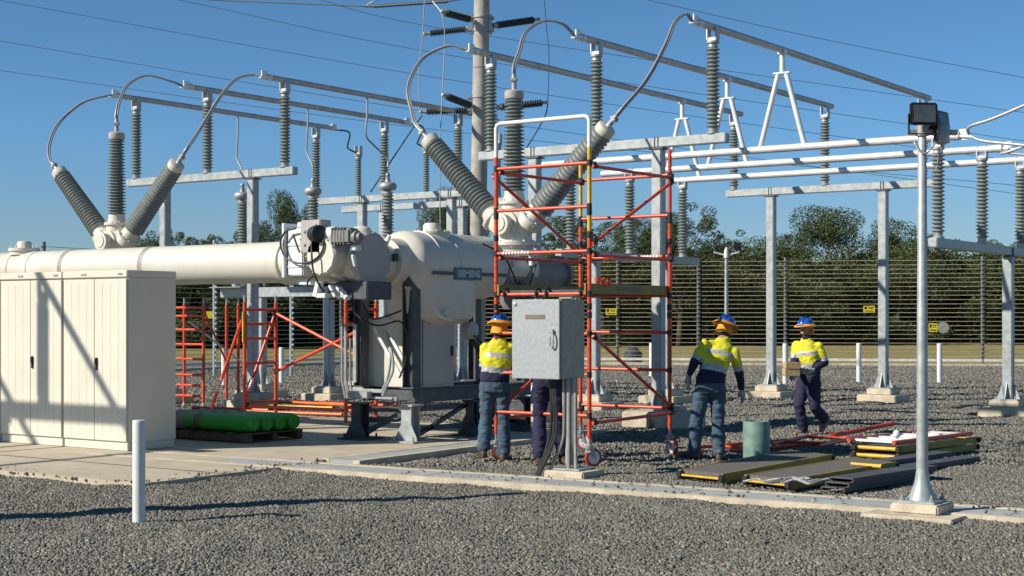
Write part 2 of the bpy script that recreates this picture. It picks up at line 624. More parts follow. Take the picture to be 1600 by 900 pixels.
def stones(d0, d1, dens, size, seed):
    rng = np.random.default_rng(seed)
    half = 0.40
    area = half * (d1 * d1 - d0 * d0)
    n = int(area * dens)
    d = np.sqrt(rng.uniform(d0 * d0, d1 * d1, n))
    k = rng.uniform(-half, half, n)
    x = FW.x * d + RT.x * k * d
    y = FW.y * d + RT.y * k * d
    keep = ~((x < -11.98) & (y > 10.38) & (y < 19.25))
    # trenches
    s = (x - tp.x) * dd.x + (y - tp.y) * dd.y
    t = -(x - tp.x) * dd.y + (y - tp.y) * dd.x
    keep &= ~((np.abs(t) < .35) & (s > -3.3))
    keep &= ~((x < -11.6) & (x > -12.7) & (y > 13.2) & (y < 19.3))
    # stray stones lie on the edges of the concrete
    ins_ = np.minimum(-11.98 - x, y - 10.38)
    stray = (ins_ > 0) & (ins_ < .45) & (y < 13.2) & (rng.uniform(0, 1, n) < .10 * np.exp(-np.clip(ins_, 0, 1) * 7))
    stray2 = (np.abs(t) < .33) & (s > 1.5) & (rng.uniform(0, 1, n) < .012)
    lift = np.where(stray, .05, 0) + np.where(stray2, .058, 0)
    keep |= stray | stray2
    lift = lift[keep]
    x, y = x[keep], y[keep]
    n = len(x)
    z = np.where((x > -24) & (x < 2.8) & (y > 6) & (y < 30), hgt(x, y), -0.02)
    keep2 = (y - 43.6) < (x + 38.2) * (24.6 / 48.2) - .35
    z = z + lift
    x, y, z = x[keep2], y[keep2], z[keep2]
    n = len(x)
    sz = size * rng.uniform(.55, 1.35, n)
    cube = np.array([[-1, -1, -1], [1, -1, -1], [1, 1, -1], [-1, 1, -1], [-1, -1, 1], [1, -1, 1], [1, 1, 1], [-1, 1, 1]], float) * .5
    q = rng.normal(size=(n, 4))
    q /= np.linalg.norm(q, axis=1)[:, None]
    w, a, b, c = q.T
    R = np.stack([1 - 2 * (b * b + c * c), 2 * (a * b - c * w), 2 * (a * c + b * w), 2 * (a * b + c * w), 1 - 2 * (a * a + c * c), 2 * (b * c - a * w), 2 * (a * c - b * w), 2 * (b * c + a * w), 1 - 2 * (a * a + b * b)], 1).reshape(n, 3, 3)
    P = cube[None] * (1 + rng.uniform(-.45, .25, (n, 8, 3)))
    P = P * (sz[:, None] * rng.uniform(.55, 1.1, (n, 3)))[:, None, :]
    P = np.einsum('nij,nkj->nki', R, P)
    P += np.stack([x, y, z + sz * .12], 1)[:, None, :]
    F = np.array([[0, 3, 2, 1], [4, 5, 6, 7], [0, 1, 5, 4], [1, 2, 6, 5], [2, 3, 7, 6], [3, 0, 4, 7]])
    fc = (np.arange(n)[:, None, None] * 8 + F[None]).reshape(-1)
    nf = n * 6
    me = bpy.data.meshes.new('gravel_stones')
    me.vertices.add(n * 8)
    me.vertices.foreach_set('co', P.reshape(-1).astype(np.float32))
    me.loops.add(nf * 4)
    me.loops.foreach_set('vertex_index', fc.astype(np.int32))
    me.polygons.add(nf)
    me.polygons.foreach_set('loop_start', (np.arange(nf) * 4).astype(np.int32))
    me.update(calc_edges=True)
    me.materials.append(M['stones'])
    o = bpy.data.objects.new('gravel_stones', me)
    COL.objects.link(o)
    tag(o, None, None, None, 'stuff')
    o['label'] = 'loose grey brown crushed rock covering the yard'
    o['category'] = 'gravel'
    return o


stones(9.2, 17.5, 2900, .0225, 1)
o2 = stones(17.5, 31, 640, .034, 2)
o2['label'] = 'loose crushed rock further into the yard behind the workers'
o3 = stones(31, 55, 190, .046, 3)
o3['label'] = 'crushed rock in the far part of the yard before the fence'


# ------------------------------------------------------------------ insulators, gantries, busbars
def shed_profile(L, core, shed, n, taper=1.0):
    """profile of a stack of sheds from 0 to L"""
    pr = [(0, core)]
    st = L / n
    for i in range(n):
        a = i * st
        k = 1 + (taper - 1) * (i + .5) / n
        pr += [(a + st * .10, core * k), (a + st * .34, shed * k), (a + st * .46, shed * k), (a + st * .82, core * k)]
    pr.append((L, core * (1 + (taper - 1))))
    return pr


def post_insulator(label, L=1.42, shed=.108, core=.066, n=20, group='upright post insulators under the busbars', seg=14):
    t = thing('post_insulator', label, 'insulator', (0, 0, 0), 0, group)
    a = MB()
    a.lathe((0, 0, .09), (0, 0, 1), shed_profile(L - .18, core, shed, n), seg)
    a.build('shed_stack', 'porcelain', t, local=True)
    b = MB()
    b.lathe((0, 0, 0), (0, 0, 1), [(0, .10), (.025, .10), (.03, .07), (.09, .078)], seg)
    b.cyl((0, 0, -.10), (0, 0, 0), .012, None, 6)
    b.build('base_cap', 'castcap', t, local=True)
    c = MB()
    c.lathe((0, 0, L - .09), (0, 0, 1), [(0, .078), (.05, .074), (.06, .10), (.09, .10)], seg)
    c.build('top_cap', 'castcap', t, local=True)
    d = MB()   # tube clamp of the busbar: two cheeks and a saddle
    d.box((0, 0, L + .03), (.16, .10, .06), 0, None, .008)
    d.box((-.075, 0, L + .12), (.025, .12, .20), 0, None, .006)
    d.box((.075, 0, L + .12), (.025, .12, .20), 0, None, .006)
    d.build('bar_clamp', 'alu_dull', t, local=True)
    return t


def footing(mb, x, y, s=.82, h=.14, s2=.52, h2=.12):
    mb.box((x, y, h / 2 - .05), (s, s, h + .1), 0, None, .015)
    mb.box((x, y, h + h2 / 2), (s2, s2, h2), 0, None, .012)


def steel_post(t, x, y, ztop, w=.17, base=.26, mt='galv'):
    f = MB()
    footing(f, x, y)
    f.build('footing', 'footing', t)
    p = MB()
    p.box((x, y, (base + .02 + ztop) / 2), (w, w, ztop - base - .02), 0, None, .012)
    p.build('post', mt, t)
    q = MB()
    q.box((x, y, base + .013), (.44, .44, .024))
    for dx, dy in ((1, 0), (-1, 0), (0, 1), (0, -1)):
        a = Vector((x + dx * w / 2, y + dy * w / 2, base + .026))
        n = Vector((-dy, dx, 0)) * .012
        q.prism([a - n / 2, a + Vector((dx, dy, 0)) * .12 - n / 2, a + Vector((0, 0, .30)) - n / 2], n)
    for sx in (-1, 1):
        for sy in (-1, 1):
            q.cyl((x + sx * .17, y + sy * .17, base + .02), (x + sx * .17, y + sy * .17, base + .08), .014, None, 6)
    q.build('base_plate', mt, t)


def gantry(label, x0, x1, y, ztop, posts, along='x', group=None, bw=.15, clampx=()):
    px0 = min(x0, x1)
    base = (posts[0], y, 0) if along == 'x' else (y, posts[0], 0)
    t = thing('support_gantry', label, 'gantry', base, 0, group or 'galvanised support gantries')
    b = MB()
    if along == 'x':
        b.span((x0, y - bw / 2, ztop - bw), (x1, y + bw / 2, ztop), 0, .012)
    else:
        b.span((y - bw / 2, x0, ztop - bw), (y + bw / 2, x1, ztop), 0, .012)
    b.build('beam', 'galv', t)
    for p in posts:
        if along == 'x':
            steel_post(t, p, y, ztop - bw - .003)
        else:
            steel_post(t, y, p, ztop - bw - .003)
    for p in posts:   # strap plates where beam and post meet
        c = MB()
        q = (p, y) if along == 'x' else (y, p)
        d = (.26, bw + .02, .012) if along == 'x' else (bw + .02, .26, .012)
        c.box((q[0], q[1], ztop - bw - .02), (d[0], d[1] + .04, .02))
        for s in (-1, 1):
            if along == 'x':
                c.box((q[0] + s * .03, q[1] - bw / 2 - .006, ztop - bw / 2), (.012, .01, bw + .04))
            else:
                c.box((q[0] + bw / 2 + .006, q[1] + s * .03, ztop - bw / 2), (.01, .012, bw + .04))
        c.build('strap', 'darksteel', t)
    return t


ZB = 4.53
YN, YF = 20.95, 29.9
XR = [-11.10, -13.21, -15.33]
XL = [-20.12, -22.20, -24.27]
gantry('tall galvanised gantry behind the red wheeled scaffold tower', -15.55, -10.85, YN, ZB, [-14.42, -12.06])
gantry('tall galvanised gantry standing far behind the walking worker in front of the fence', -15.50, -10.75, YF, ZB - .05, [-14.44, -11.93])
gantry('tall galvanised gantry rising behind the long cream tube at left', -24.5, -19.85, YN, ZB, [-23.41, -20.96])
gantry('galvanised gantry seen between the slim instrument insulators and the concrete pole', -24.3, -19.9, 26.3, ZB - .06, [-22.85, -20.3])
gantry('rearmost galvanised gantry passing behind the concrete pole', -25.3, -20.2, 28.4, ZB - .08, [-24.0, -21.6])
gantry('low galvanised gantry at the right edge carrying three insulators', 23.15, 28.3, -8.44, 2.95, [26.9], 'y', 'low gantries under the bright busbars')
gantry('low galvanised gantry seen through the red scaffold tower', 23.0, 28.2, -15.32, 2.95, [24.23, 26.9], 'y', 'low gantries under the bright busbars')
t = thing('equipment_stand', 'low galvanised frame under the slim transformers behind the cream tube', 'gantry', (-21.0, 23.8, 0), 0)
mb = MB()
mb.span((-24.7, 23.68, 2.15), (-20.0, 23.92, 2.36), 0, .01)
mb.span((-24.75, 23.4, 2.362), (-23.8, 24.2, 2.375))
mb.build('beam', 'galv', t)
for x in (-23.55, -21.6):
    steel_post(t, x, 23.8, 2.147, .18)

ins = post_insulator('ribbed insulator under the near end of the highest sloping busbar')
ins.location = (XR[0], YN, ZB)
dup(ins, (XR[1], YN, ZB), 'ribbed insulator rising behind the tilted right bushing of the near breaker')
dup(ins, (XR[2], YN, ZB), 'ribbed insulator directly right of the concrete pole')
for x, l in zip(XR, ('ribbed insulator hidden mostly by the floodlight pole at the far end of the top busbar',
                     'ribbed insulator at the far end of the middle sloping busbar',
                     'ribbed insulator at the far end of the lowest sloping busbar')):
    dup(ins, (x, YF, ZB - .05), l)
for x, l in zip(XL, ('ribbed insulator on the right end of the left gantry beam',
                     'ribbed insulator in the middle of the left gantry beam',
                     'ribbed insulator on the left end of the left gantry beam')):
    dup(ins, (x, YN, ZB), l)
for x, l in zip(XL, ('ribbed insulator just left of the concrete pole holding the end of a busbar',
                     'ribbed insulator behind the middle dropper wire',
                     'ribbed insulator above the second slim instrument transformer')):
    dup(ins, (x, 26.3, ZB - .06), l)
for y, l in ((23.4, 'ribbed insulator on the near end of the low right gantry beside the floodlight pole'),
             (25.5, 'ribbed insulator in the middle of the low right gantry'),
             (27.6, 'ribbed insulator cut by the right edge of the photo')):
    dup(ins, (-8.44, y, 2.95), l)
for y, l in ((23.4, 'ribbed insulator seen inside the scaffold tower behind the tilted bushing'),
             (25.5, 'ribbed insulator seen through the upper right bay of the scaffold tower'),
             (27.6, 'ribbed insulator just right of the scaffold tower')):
    dup(ins, (-15.32, y, 2.95), l)
ins2 = post_insulator('thin dark insulator left of the middle dropper on the rearmost gantry', 1.25, .085, .05, 19, 'thin dark insulators on the rearmost gantry')
ins2.location = (on_y(560, 300, 28.4).x, 28.4, ZB - .08)
dup(ins2, (on_y(666, 300, 28.4).x, 28.4, ZB - .08), 'thin dark insulator just left of the tilted left bushing of the near breaker')
dup(ins2, (on_y(778, 300, 28.4).x, 28.4, ZB - .08), 'thin dark insulator half hidden between concrete pole and upright bushing')

ZT = 6.17      # axis of the high tubes
ZL = 4.53      # axis of the bright low tubes


def busbar(label, a, b, r, group, m='alu_dull', clamps=(), ends=(True, True)):
    a, b = Vector(a), Vector(b)
    t = thing('busbar', label, 'busbar', (a.x, a.y, a.z - r), 0, group)
    q = MB()
    q.cyl(a, b, r, None, 18)
    q.build('tube', m, t)
    d = (b - a).normalized()
    n = Vector((-d.y, d.x, 0))
    for i, on in enumerate(ends):
        if on:
            e = MB()
            p = a if i == 0 else b
            s = -1 if i == 0 else 1
            e.cyl(p - d * s * .04, p + d * s * .05, r * 1.12, None, 14)
            e.beam(p + d * s * .05 + Vector((0, 0, .02)), p + d * s * .20 + Vector((0, 0, .02)), .02, .17)
            e.beam(p + d * s * .03 + n * .0, p + d * s * .26 - Vector((0, 0, .03)), .09, .03)
            e.build('end_fitting', 'alu', t)
    return t


gl = 'high tubular busbars'
for x, l in zip(XR, ('highest sloping busbar in the picture ending at the floodlight pole', 'middle sloping busbar right of the concrete pole', 'lowest of the sloping busbars right of the concrete pole')):
    busbar(l, (x, YN - .42, ZT), (x, YF + .35, ZT), .058, gl, 'alu_dull', ends=(True, False))
for x, yb, l in zip(XL, (27.55, 27.0, 26.8), ('high busbar on the left reaching the concrete pole', 'middle high busbar of the left bay', 'rear high busbar of the left bay')):
    busbar(l, (x, YN - .42, ZT), (x, yb, ZT), .055, gl, 'alu_dull', ends=(True, True))
gb = 'bright low busbars crossing the yard'
for y, x0, l in zip((23.4, 25.5, 27.6), (-15.95, -15.95, -15.6), ('bright horizontal tube nearest the camera, the top one behind the floodlights', 'bright horizontal tube in the middle of the three', 'bright horizontal tube furthest back, lowest of the three')):
    busbar(l, (x0, y, ZL), (-8.15, y, ZL), .062, gb, 'alu', ends=(False, True))


def a_frame(x, y, label):
    t = thing('tube_strut', label, 'strut', (x, y, ZL), 0, 'A shaped tube struts between the busbars')
    for s in (-1, 1):
        q = MB()
        q.cyl((x + s * .40, y, ZL + .03), (x + s * .075, y, ZT - .40), .045, None, 14)
        q.build('leg', 'alu', t)
    q = MB()
    q.box((x, y, ZT - .385), (.30, .10, .022))
    q.cyl((x, y, ZT - .375), (x, y, ZT - .03), .046, None, 14)
    q.box((x, y, ZT - .03), (.12, .13, .10), 0, None, .01)
    q.build('head', 'alu', t)


a_frame(XR[0], 23.4, 'largest A shaped tube strut on the bright top tube')
a_frame(XR[1], 25.5, 'A shaped tube strut crossing behind the tall insulator, second in size')
a_frame(XR[2], 27.6, 'smallest A shaped tube strut just right of the scaffold tower')


# slim instrument transformers with round heads, standing on the low frame
def transformer(label):
    t = thing('instrument_transformer', label, 'transformer', (0, 0, 0), 0, 'slim instrument transformers with round heads')
    a = MB()
    a.box((0, 0, .06), (.34, .34, .12), 0, None, .02)
    a.box((0, -.22, .14), (.16, .12, .18), 0, None, .01)
    a.build('tank', 'galv', t, local=True)
    b = MB()
    b.lathe((0, 0, .12), (0, 0, 1), shed_profile(1.72, .085, .125, 26), 16)
    b.build('shed_stack', 'porcelain', t, local=True)
    c = MB()
    c.lathe((0, 0, 1.84), (0, 0, 1), [(0, .10), (.05, .10), (.055, .06), (.07, .06), (.08, .15), (.11, .178), (.15, .185), (.19, .178), (.225, .14), (.24, .06), (.36, .04), (.38, .05), (.42, .03)], 20)
    c.build('head', 'castcap', t, local=True)
    return t


tr = transformer('slim transformer left of the left gantry post')
tr.location = (-24.13, 23.8, 2.376)
dup(tr, (-22.05, 23.8, 2.376), 'slim transformer in the middle, above the cable looped mechanism')
dup(tr, (-20.0, 23.8, 2.376), 'slim transformer nearest the concrete pole, above the big cream tank')


def wire(label, pts, r, m='cable', cat='cable', group=None, n=28, seg=8, name='jumper_cable', fit=True):
    t = MB()
    t.tube(bez(pts, n), r, seg)
    return one(name, t, m, label, cat, group)


def jumper(label, pts, r=.017, gap=.035, m='cable', ends=True):
    """twin conductor with pressed lugs at the bushing end (last point)"""
    t = thing('jumper_cable', label, 'cable', Vector(pts[-1]), 0, 'twin jumper cables from bushing tops to busbars')
    c = bez(pts, 36)
    d = (c[-1] - c[-2]).normalized()
    n = FW.cross(d)
    n = (RT * .9 + FW * .45).normalized()
    for k in (-1, 1):
        q = MB()
        q.tube([p + n * k * gap / 2 for p in c], r, 8)
        q.build('conductor', m, t)
    q = MB()
    a, b = c[-1], c[-5]
    q.tube([a, a + (b - a) * .45, a + (b - a) * .5, b], [.042, .036, .05, .026], 10)
    q.box(a + (b - a) * .55, (.10, .10, .05), 0, d.to_track_quat('Z', 'Y').to_matrix(), .008)
    q.build('lug', 'castcap', t)
    q = MB()
    a, b = c[0], c[2]
    q.tube([a, b], [.03, .026], 8)
    q.build('lug', 'castcap', t)
    return t


# ------------------------------------------------------------------ the two bushing groups
def bushing_group(ox, tag_l, sf=1.0):
    """three bushings spread like a fan on a cream hub; centre x = ox, y = 18.7"""
    y = 18.7
    hub = thing('bushing_hub', tag_l[3], 'hub', (ox, y, 2.6), 0, 'cream hubs under the bushing fans')
    q = MB()
    q.ell((ox, y, 3.08), (.33, .23, .31))
    q.lathe((ox, y, 2.62), (0, 0, 1), [(0, .36), (.09, .36), (.095, .30), (.30, .27), (.42, .25)], 24)
    q.build('body', 'cream', hub)
    q = MB()
    q.lathe((ox, y, 2.78), (0, 0, 1), [(0, .38), (.05, .38)], 24)
    for k in range(12):
        a = k * math.pi / 6
        q.cyl((ox + .35 * math.cos(a), y + .35 * math.sin(a), 2.75), (ox + .35 * math.cos(a), y + .35 * math.sin(a), 2.86), .016, None, 6)
    q.build('flange', 'cream', hub)
    q = MB()
    q.lathe((ox - .02, y - .12, 3.10), (0, -1, 0), [(0, .21), (.10, .21), (.105, .15), (.20, .15), (.205, .165), (.25, .165), (.255, .12), (.27, .11)], 24)
    q.build('side_port', 'cream', hub)
    fans = [(Vector((-.70, 0, .71)).normalized(), 2.86, .66, 1.50), (Vector((0, 0, 1)), 3.10, .50, 1.38), (Vector((.73, 0, .69)).normalized(), 2.86, .66, 1.52)]
    tops = []
    for i, (d, pz, sb, L) in enumerate(fans):
        if i != 1:
            d = Vector((d.x * (1.0), -.02, d.z)).normalized()
        p = Vector((ox, y, pz))
        t = thing('bushing', tag_l[i], 'bushing', p + d * .1, 0, 'ribbed bushings fanned out from the cream hubs')
        q = MB()
        q.lathe(p + d * (sb - .32), d, [(0, .185), (.12, .185), (.125, .225), (.165, .225), (.17, .17), (.29, .145), (.32, .15)], 24)
        for k in range(10):
            a = k * math.pi / 5
            uu = d.orthogonal().normalized()
            vv_ = d.cross(uu)
            e_ = p + d * (sb - .21) + (uu * math.cos(a) + vv_ * math.sin(a)) * .205
            q.cyl(e_, e_ + d * .08, .014, None, 6)
        q.build('turret', 'cream', t)
        q = MB()
        if i == 1:
            q.lathe(p + d * sb, d, shed_profile(L, .115, .178, 25, .82), 22)
            q.build('shed_stack', 'porcelain', t)
        else:
            q.lathe(p + d * sb, d, shed_profile(L, .150, .192, 23, .84), 22)
            q.build('shed_stack', 'bushing', t)
        q = MB()
        e = sb + L
        q.lathe(p + d * e, d, [(0, .135), (.02, .145), (.11, .145), (.13, .12), (.135, .04), (.20, .036)], 20)
        q.build('top_cap', 'greyvessel' if i == 1 else 'cream', t)
        tops.append((p + d * (e + .18), d))
    return tops


topsR = bushing_group(-13.25, ('large ribbed bushing leaning left beside the concrete pole', 'large upright ribbed bushing inside the red scaffold tower', 'large ribbed bushing leaning right through the scaffold tower', 'cream three way hub behind the scaffold tower'))
topsL = bushing_group(-22.20, ('ribbed bushing leaning left, furthest left in the picture', 'upright ribbed bushing of the far left fan', 'ribbed bushing leaning right above the long cream tube', 'cream three way hub resting above the long cream tube'))


def arc(x, top, a_px, lab, y0=YN - .66):
    """jumper from a bar end (at bar x) to a bushing top through photo points on the bushing's plane"""
    s = Vector((x, y0, ZT - .01))
    pts = [s] + [on_y(px, py, yy) for px, py, yy in a_px] + [top[0] + top[1] * .30, top[0]]
    jumper(lab, pts)


arc(XR[2], topsR[0], [(700, 72, 20.1), (660, 92, 19.8), (638, 135, 19.3), (644, 175, 18.9)], 'twin cable bowing down to the left leaning bushing by the concrete pole')
arc(XR[1], topsR[1], [(880, 38, 20.1), (850, 33, 19.8), (822, 50, 19.4), (811, 82, 19.0)], 'twin cable hooking over to the upright bushing above the scaffold')
arc(XR[0], topsR[2], [(1072, 22, 20.1), (1055, 34, 19.8), (1040, 70, 19.4), (1010, 125, 19.0)], 'long twin cable sweeping down from the highest busbar')
arc(XL[2], topsL[0], [(170, 149, 20.1), (130, 160, 19.7), (94, 190, 19.3), (78, 222, 18.9)], 'cable curving down to the furthest left bushing')
arc(XL[1], topsL[1], [(270, 128, 20.1), (230, 118, 19.7), (200, 132, 19.3), (188, 155, 18.9)], 'cable arching over to the upright bushing of the left fan')
arc(XL[0], topsL[2], [(395, 117, 20.2), (370, 123, 19.9), (345, 150, 19.5), (312, 203, 19.0)], 'cable sweeping down in front of the middle left insulator')

# droppers from the bars to the slim transformers
for (x, dx, px, l) in ((XL[2], -24.13, 368, 'thin wavy dropper wire down to the left slim transformer'), (XL[1], -22.05, 477, 'thin wavy dropper wire down to the middle slim transformer'), (XL[0], -20.0, 600, 'thin wavy dropper wire down to the slim transformer by the tank')):
    y = 23.3 if x == XL[0] else 23.8
    a = Vector((x, y, ZT - .05))
    b = Vector((dx, 23.8, 4.76))
    wire(l, [a, a + Vector((0, 0, -.35)), a + Vector((-.03, 0, -.75)), (a + b) / 2 + Vector((-.10, 0, -.25)), b + Vector((-.02, 0, .18)), b], .020, 'cable', group='thin dropper wires')
# short jumpers from the left bars to the rearmost insulators
for (x, yb, px) in ((XL[2], 26.8, 560), (XL[1], 27.0, 666)):
    a = Vector((x, yb + .2, ZT - .03))
    b = Vector((on_y(px, 300, 28.4).x, 28.4, 5.74))
    wire('short sagging wire from the rear bar end to the thin insulator' if px == 560 else 'short sagging wire from the middle bar end towards the pole', [a, a + Vector((.1, .35, -.04)), (a + b) / 2 + Vector((0, 0, -.10)), b + Vector((-.1, -.2, .08)), b], .02, 'cabledark', group='short jumper wires')
# jumpers leaving the bright tubes at the right edge
for (y, k, px1, py1, px2, py2) in ((23.4, 0, 1540, 190, 1680, 130), (23.4, 1, 1560, 222, 1690, 236), (25.5, 0, 1590, 232, 1720, 170), (25.5, 1, 1600, 240, 1720, 248)):
    a = Vector((-7.95, y, ZL))
    wire(('upper' if k == 0 else 'lower') + ' silver cable leaving the right end of the ' + ('top' if y < 24 else 'middle') + ' bright tube', [a, on_y(px1 - 25, py1 + (8 if k == 0 else -2), y - .1), on_y(px1 + 20, py1 - (8 if k == 0 else -3), y - .2), on_y(px2, py2, y - .4)], .024, 'cable', group='silver cables at the right edge')

# the next bay toward the sun stands just outside the picture on the left; its shadows fall across cabinets and duct
gantry('gantry of the next bay outside the left edge, casting its shadow on the cabinets', -24.5, -18.0, 7.6, ZB, [-23.41, -20.96])
for x, l in ((-20.12, 'insulator of the next bay outside the left edge, right one'), (-22.2, 'insulator of the next bay outside the left edge, left one')):
    dup(ins, (x, 7.6, ZB), l)
    busbar('busbar of the next bay outside the left edge, ' + ('right one' if x > -21 else 'left one'), (x, -3, ZT), (x, 9.4, ZT), .058, gl, 'alu_dull', ends=(False, True))
c = on_z(0, 806) - shadow_dir * 1.6  # unseen pole, placed and thickened to throw the long gravel shadow
t = thing('unseen_shadow_pole', 'unseen pole added outside the left edge, casting a long shadow on the gravel', 'pole', (c.x, c.y, 0))
q = MB()
q.cyl((c.x, c.y, -.1), (c.x, c.y, 4.0), .26, .10, 20)
q.build('shaft', 'pole', t)
q = MB()
q.lathe((c.x, c.y, 4.0), (0, 0, 1), [(0, .13), (.04, .13), (.06, .03)], 16)
q.build('cap', 'castcap', t)


# ------------------------------------------------------------------ gas insulated breaker in the middle
TX, TZ = -13.2, 2.43
br = thing('circuit_breaker', 'big cream dead tank circuit breaker on a dark steel frame in the middle', 'circuit breaker', (TX, 16.9, 0))
q = MB()   # tank along y, domed near end
prof = []
R0 = .455
for i in range(9):
    a = math.pi / 2 * i / 8
    prof.append((.24 * (1 - math.cos(a)), max(R0 * math.sin(a), .002)))
prof += [(.50, R0), (.505, R0 + .012), (.53, R0 + .012), (.535, R0), (.92, R0), (.925, R0 + .01), (.945, R0 + .01), (.95, R0), (2.0, R0), (2.12, .40), (2.18, .27), (3.1, .27)]
q.lathe((TX, 15.80, TZ), (0, 1, 0), [(0, .30)] + prof[1:] if False else prof, 40)
q.build('tank', 'cream', br)
q = MB()   # hanging vertical vessel
rs = []
for (z, rx, ry) in ((1.46, .14, .16), (1.48, .18, .22), (1.58, .22, .28), (1.63, .32, .48), (1.69, .42, .68), (1.77, .445, .76), (2.05, .452, .78), (2.35, .452, .78)):
    rs.append([Vector((TX + rx * math.cos(2 * math.pi * j / 40), 16.66 + ry * math.copysign(abs(math.sin(2 * math.pi * j / 40)) ** .8, math.sin(2 * math.pi * j / 40)), z)) for j in range(40)])
q.rings(rs)
q.build('lower_vessel', 'cream', br)
q = MB()
q.lathe((TX, 16.66, TZ + .32), (0, 0, 1), [(0, .27), (.09, .25), (.125, .25)], 28)
q.lathe((TX, 16.66, TZ + .44), (0, 0, 1), [(0, .26), (.025, .26), (.03, .15), (.035, .13), (.12, .12), (.145, .10), (.15, .05)], 28)
for k in range(10):
    a = k * math.pi / 5
    q.cyl((TX + .225 * math.cos(a), 16.66 + .225 * math.sin(a), TZ + .45), (TX + .225 * math.cos(a), 16.66 + .225 * math.sin(a), TZ + .485), .014, None, 6)
q.build('manhole', 'cream', br)
q = MB()   # dark stripe and badge on the shaded side
q.box((TX + R0 + .004, 16.95, 2.31), (.012, 1.7, .045))
q.build('stripe', 'stripe', br)
q = MB()
q.box((TX + R0 + .008, 16.88, 2.31), (.018, .62, .17), 0, None, .004)
bd = q.build('badge', 'teal', br)
cu = bpy.data.curves.new('lettering', 'FONT')
cu.body = 'SIEMENS'
cu.size = .128
cu.extrude = .002
cu.offset = .0035
cu.align_x = 'CENTER'
cu.align_y = 'CENTER'
to = bpy.data.objects.new('tmp', cu)
COL.objects.link(to)
bpy.context.view_layer.update()
me = bpy.data.meshes.new_from_object(to)
bpy.data.objects.remove(to)
me.materials.clear()
me.materials.append(M['silver'])
wid = max(v.co.x for v in me.vertices) - min(v.co.x for v in me.vertices)
me.transform(Matrix.Translation((TX + R0 + .020 - TX, 16.88 - 16.9, 2.31)) @ Euler((math.pi / 2, 0, math.pi / 2)).to_matrix().to_4x4() @ Matrix.Scale(.52 / wid, 4, (1, 0, 0)))
lo = bpy.data.objects.new('lettering', me)
COL.objects.link(lo)
lo.parent = bd
q = MB()   # ribs and lugs, rear reducing pieces
q.lathe((TX, 18.02, TZ - .06), (0, 1, 0), [(0, .33), (.05, .33), (.055, .25), (1.7, .25), (1.705, .30), (1.77, .30), (1.8, .10)], 30)
q.lathe((TX, 18.7, TZ - .6), (0, 0, 1), [(0, .20), (.10, .26), (.8, .28)], 24)
q.build('rear_vessel', 'motorgrey', br)
YC, ZC = 15.10, 2.455
q = MB()   # cross vessel carrying the big round end plate
xd = on_y(583, 405, YC).x
q.lathe((xd - 1.62, YC, ZC), (1, 0, 0), [(0, .27), (.10, .27), (.105, .31), (.17, .31), (.175, .28), (1.36, .28), (1.365, .32), (1.50, .32), (1.505, .345), (1.55, .345)], 38)
q.build('cross_vessel', 'cream', br)
q = MB()
q.lathe((TX - .01, YC + .18, ZC), (0, 1, 0), [(0, .235), (.36, .235), (.365, .31), (.43, .31), (.7, .33)], 30)
q.build('neck', 'cream', br)
q = MB()
xd = on_y(583, 405, YC).x
q.lathe((xd - .07, YC, ZC), (1, 0, 0), [(0, .365), (.05, .365), (.055, .355), (.07, .35)], 44)
for k in range(16):
    a = k * math.pi / 8
    q.cyl((xd - .10, YC + .345 * math.cos(a), ZC + .345 * math.sin(a)), (xd + .012, YC + .345 * math.cos(a), ZC + .345 * math.sin(a)), .012, None, 6)
q.build('end_plate', 'greyvessel', br)
for (dy, dz, ang) in ((-.36, -.02, .3), (.30, .26, -.5)):
    q = MB()
    q.box((xd - .01, YC + dy, ZC + dz), (.05, .05, .16), 0, Matrix.Rotation(ang, 3, 'X'), .01)
    q.build('lifting_lug', 'white', br)
YP = 14.52
pc = on_y(500, 400, YP)
q = MB()   # short stub facing the sun
q.lathe((pc.x, YP, pc.z), (0, 1, 0), [(0, .225), (.03, .25), (.05, .25), (.055, .228), (.6, .228)], 38)
for k in range(12):
    a = k * math.pi / 6
    q.cyl((pc.x + .237 * math.cos(a), YP - .01, pc.z + .237 * math.sin(a)), (pc.x + .237 * math.cos(a), YP + .06, pc.z + .237 * math.sin(a)), .010, None, 6)
q.build('access_port', 'cream', br)
dc = on_y(565, 352, 15.2)
q = MB()   # small dome above
q.lathe((dc.x, 15.2, 2.68), (0, 0, 1), [(0, .19), (.08, .19), (.085, .15), (.16, .14), (.21, .10), (.235, .02)], 24)
q.build('relief_dome', 'cream', br)
YM = 14.58   # operating mechanism in front of the cross vessel, measured in its own plane


def mx(px):
    return on_y(px, 400, YM).x


def mz(px, py):
    return on_y(px, py, YM).z


q = MB()
q.span((mx(449), YM, mz(460, 431)), (mx(473), YM + .30, mz(460, 357)), 0, .015)
q.span((mx(449) + .02, YM - .012, mz(460, 384)), (mx(473) - .02, YM - .001, mz(460, 380)))
q.span((mx(449) + .02, YM - .012, mz(460, 418)), (mx(473) - .02, YM - .001, mz(460, 414)))
q.build('drive_box', 'white', br)
q = MB()
q.span((mx(444), YM - .05, mz(446, 434)), (mx(448), YM + .34, mz(446, 349)), 0, .006)
q.build('drive_plate', 'alu', br)
q = MB()
q.span((mx(474), YM - .06, mz(487, 396)), (mx(505), YM + .16, mz(487, 344)), 0, .012)
for (a_, b_) in ((481, 362), (481, 383), (498, 352)):
    q.lathe((mx(a_), YM - .06, mz(a_, b_)), (0, -1, 0), [(0, .02), (.012, .02), (.018, .012)], 10)
q.build('gear_case', 'greyvessel', br)
q = MB()
q.box(((mx(518) + mx(550)) / 2, YM + .06, mz(534, 369)), (mx(550) - mx(518), .21, .20), 0, None, .025)
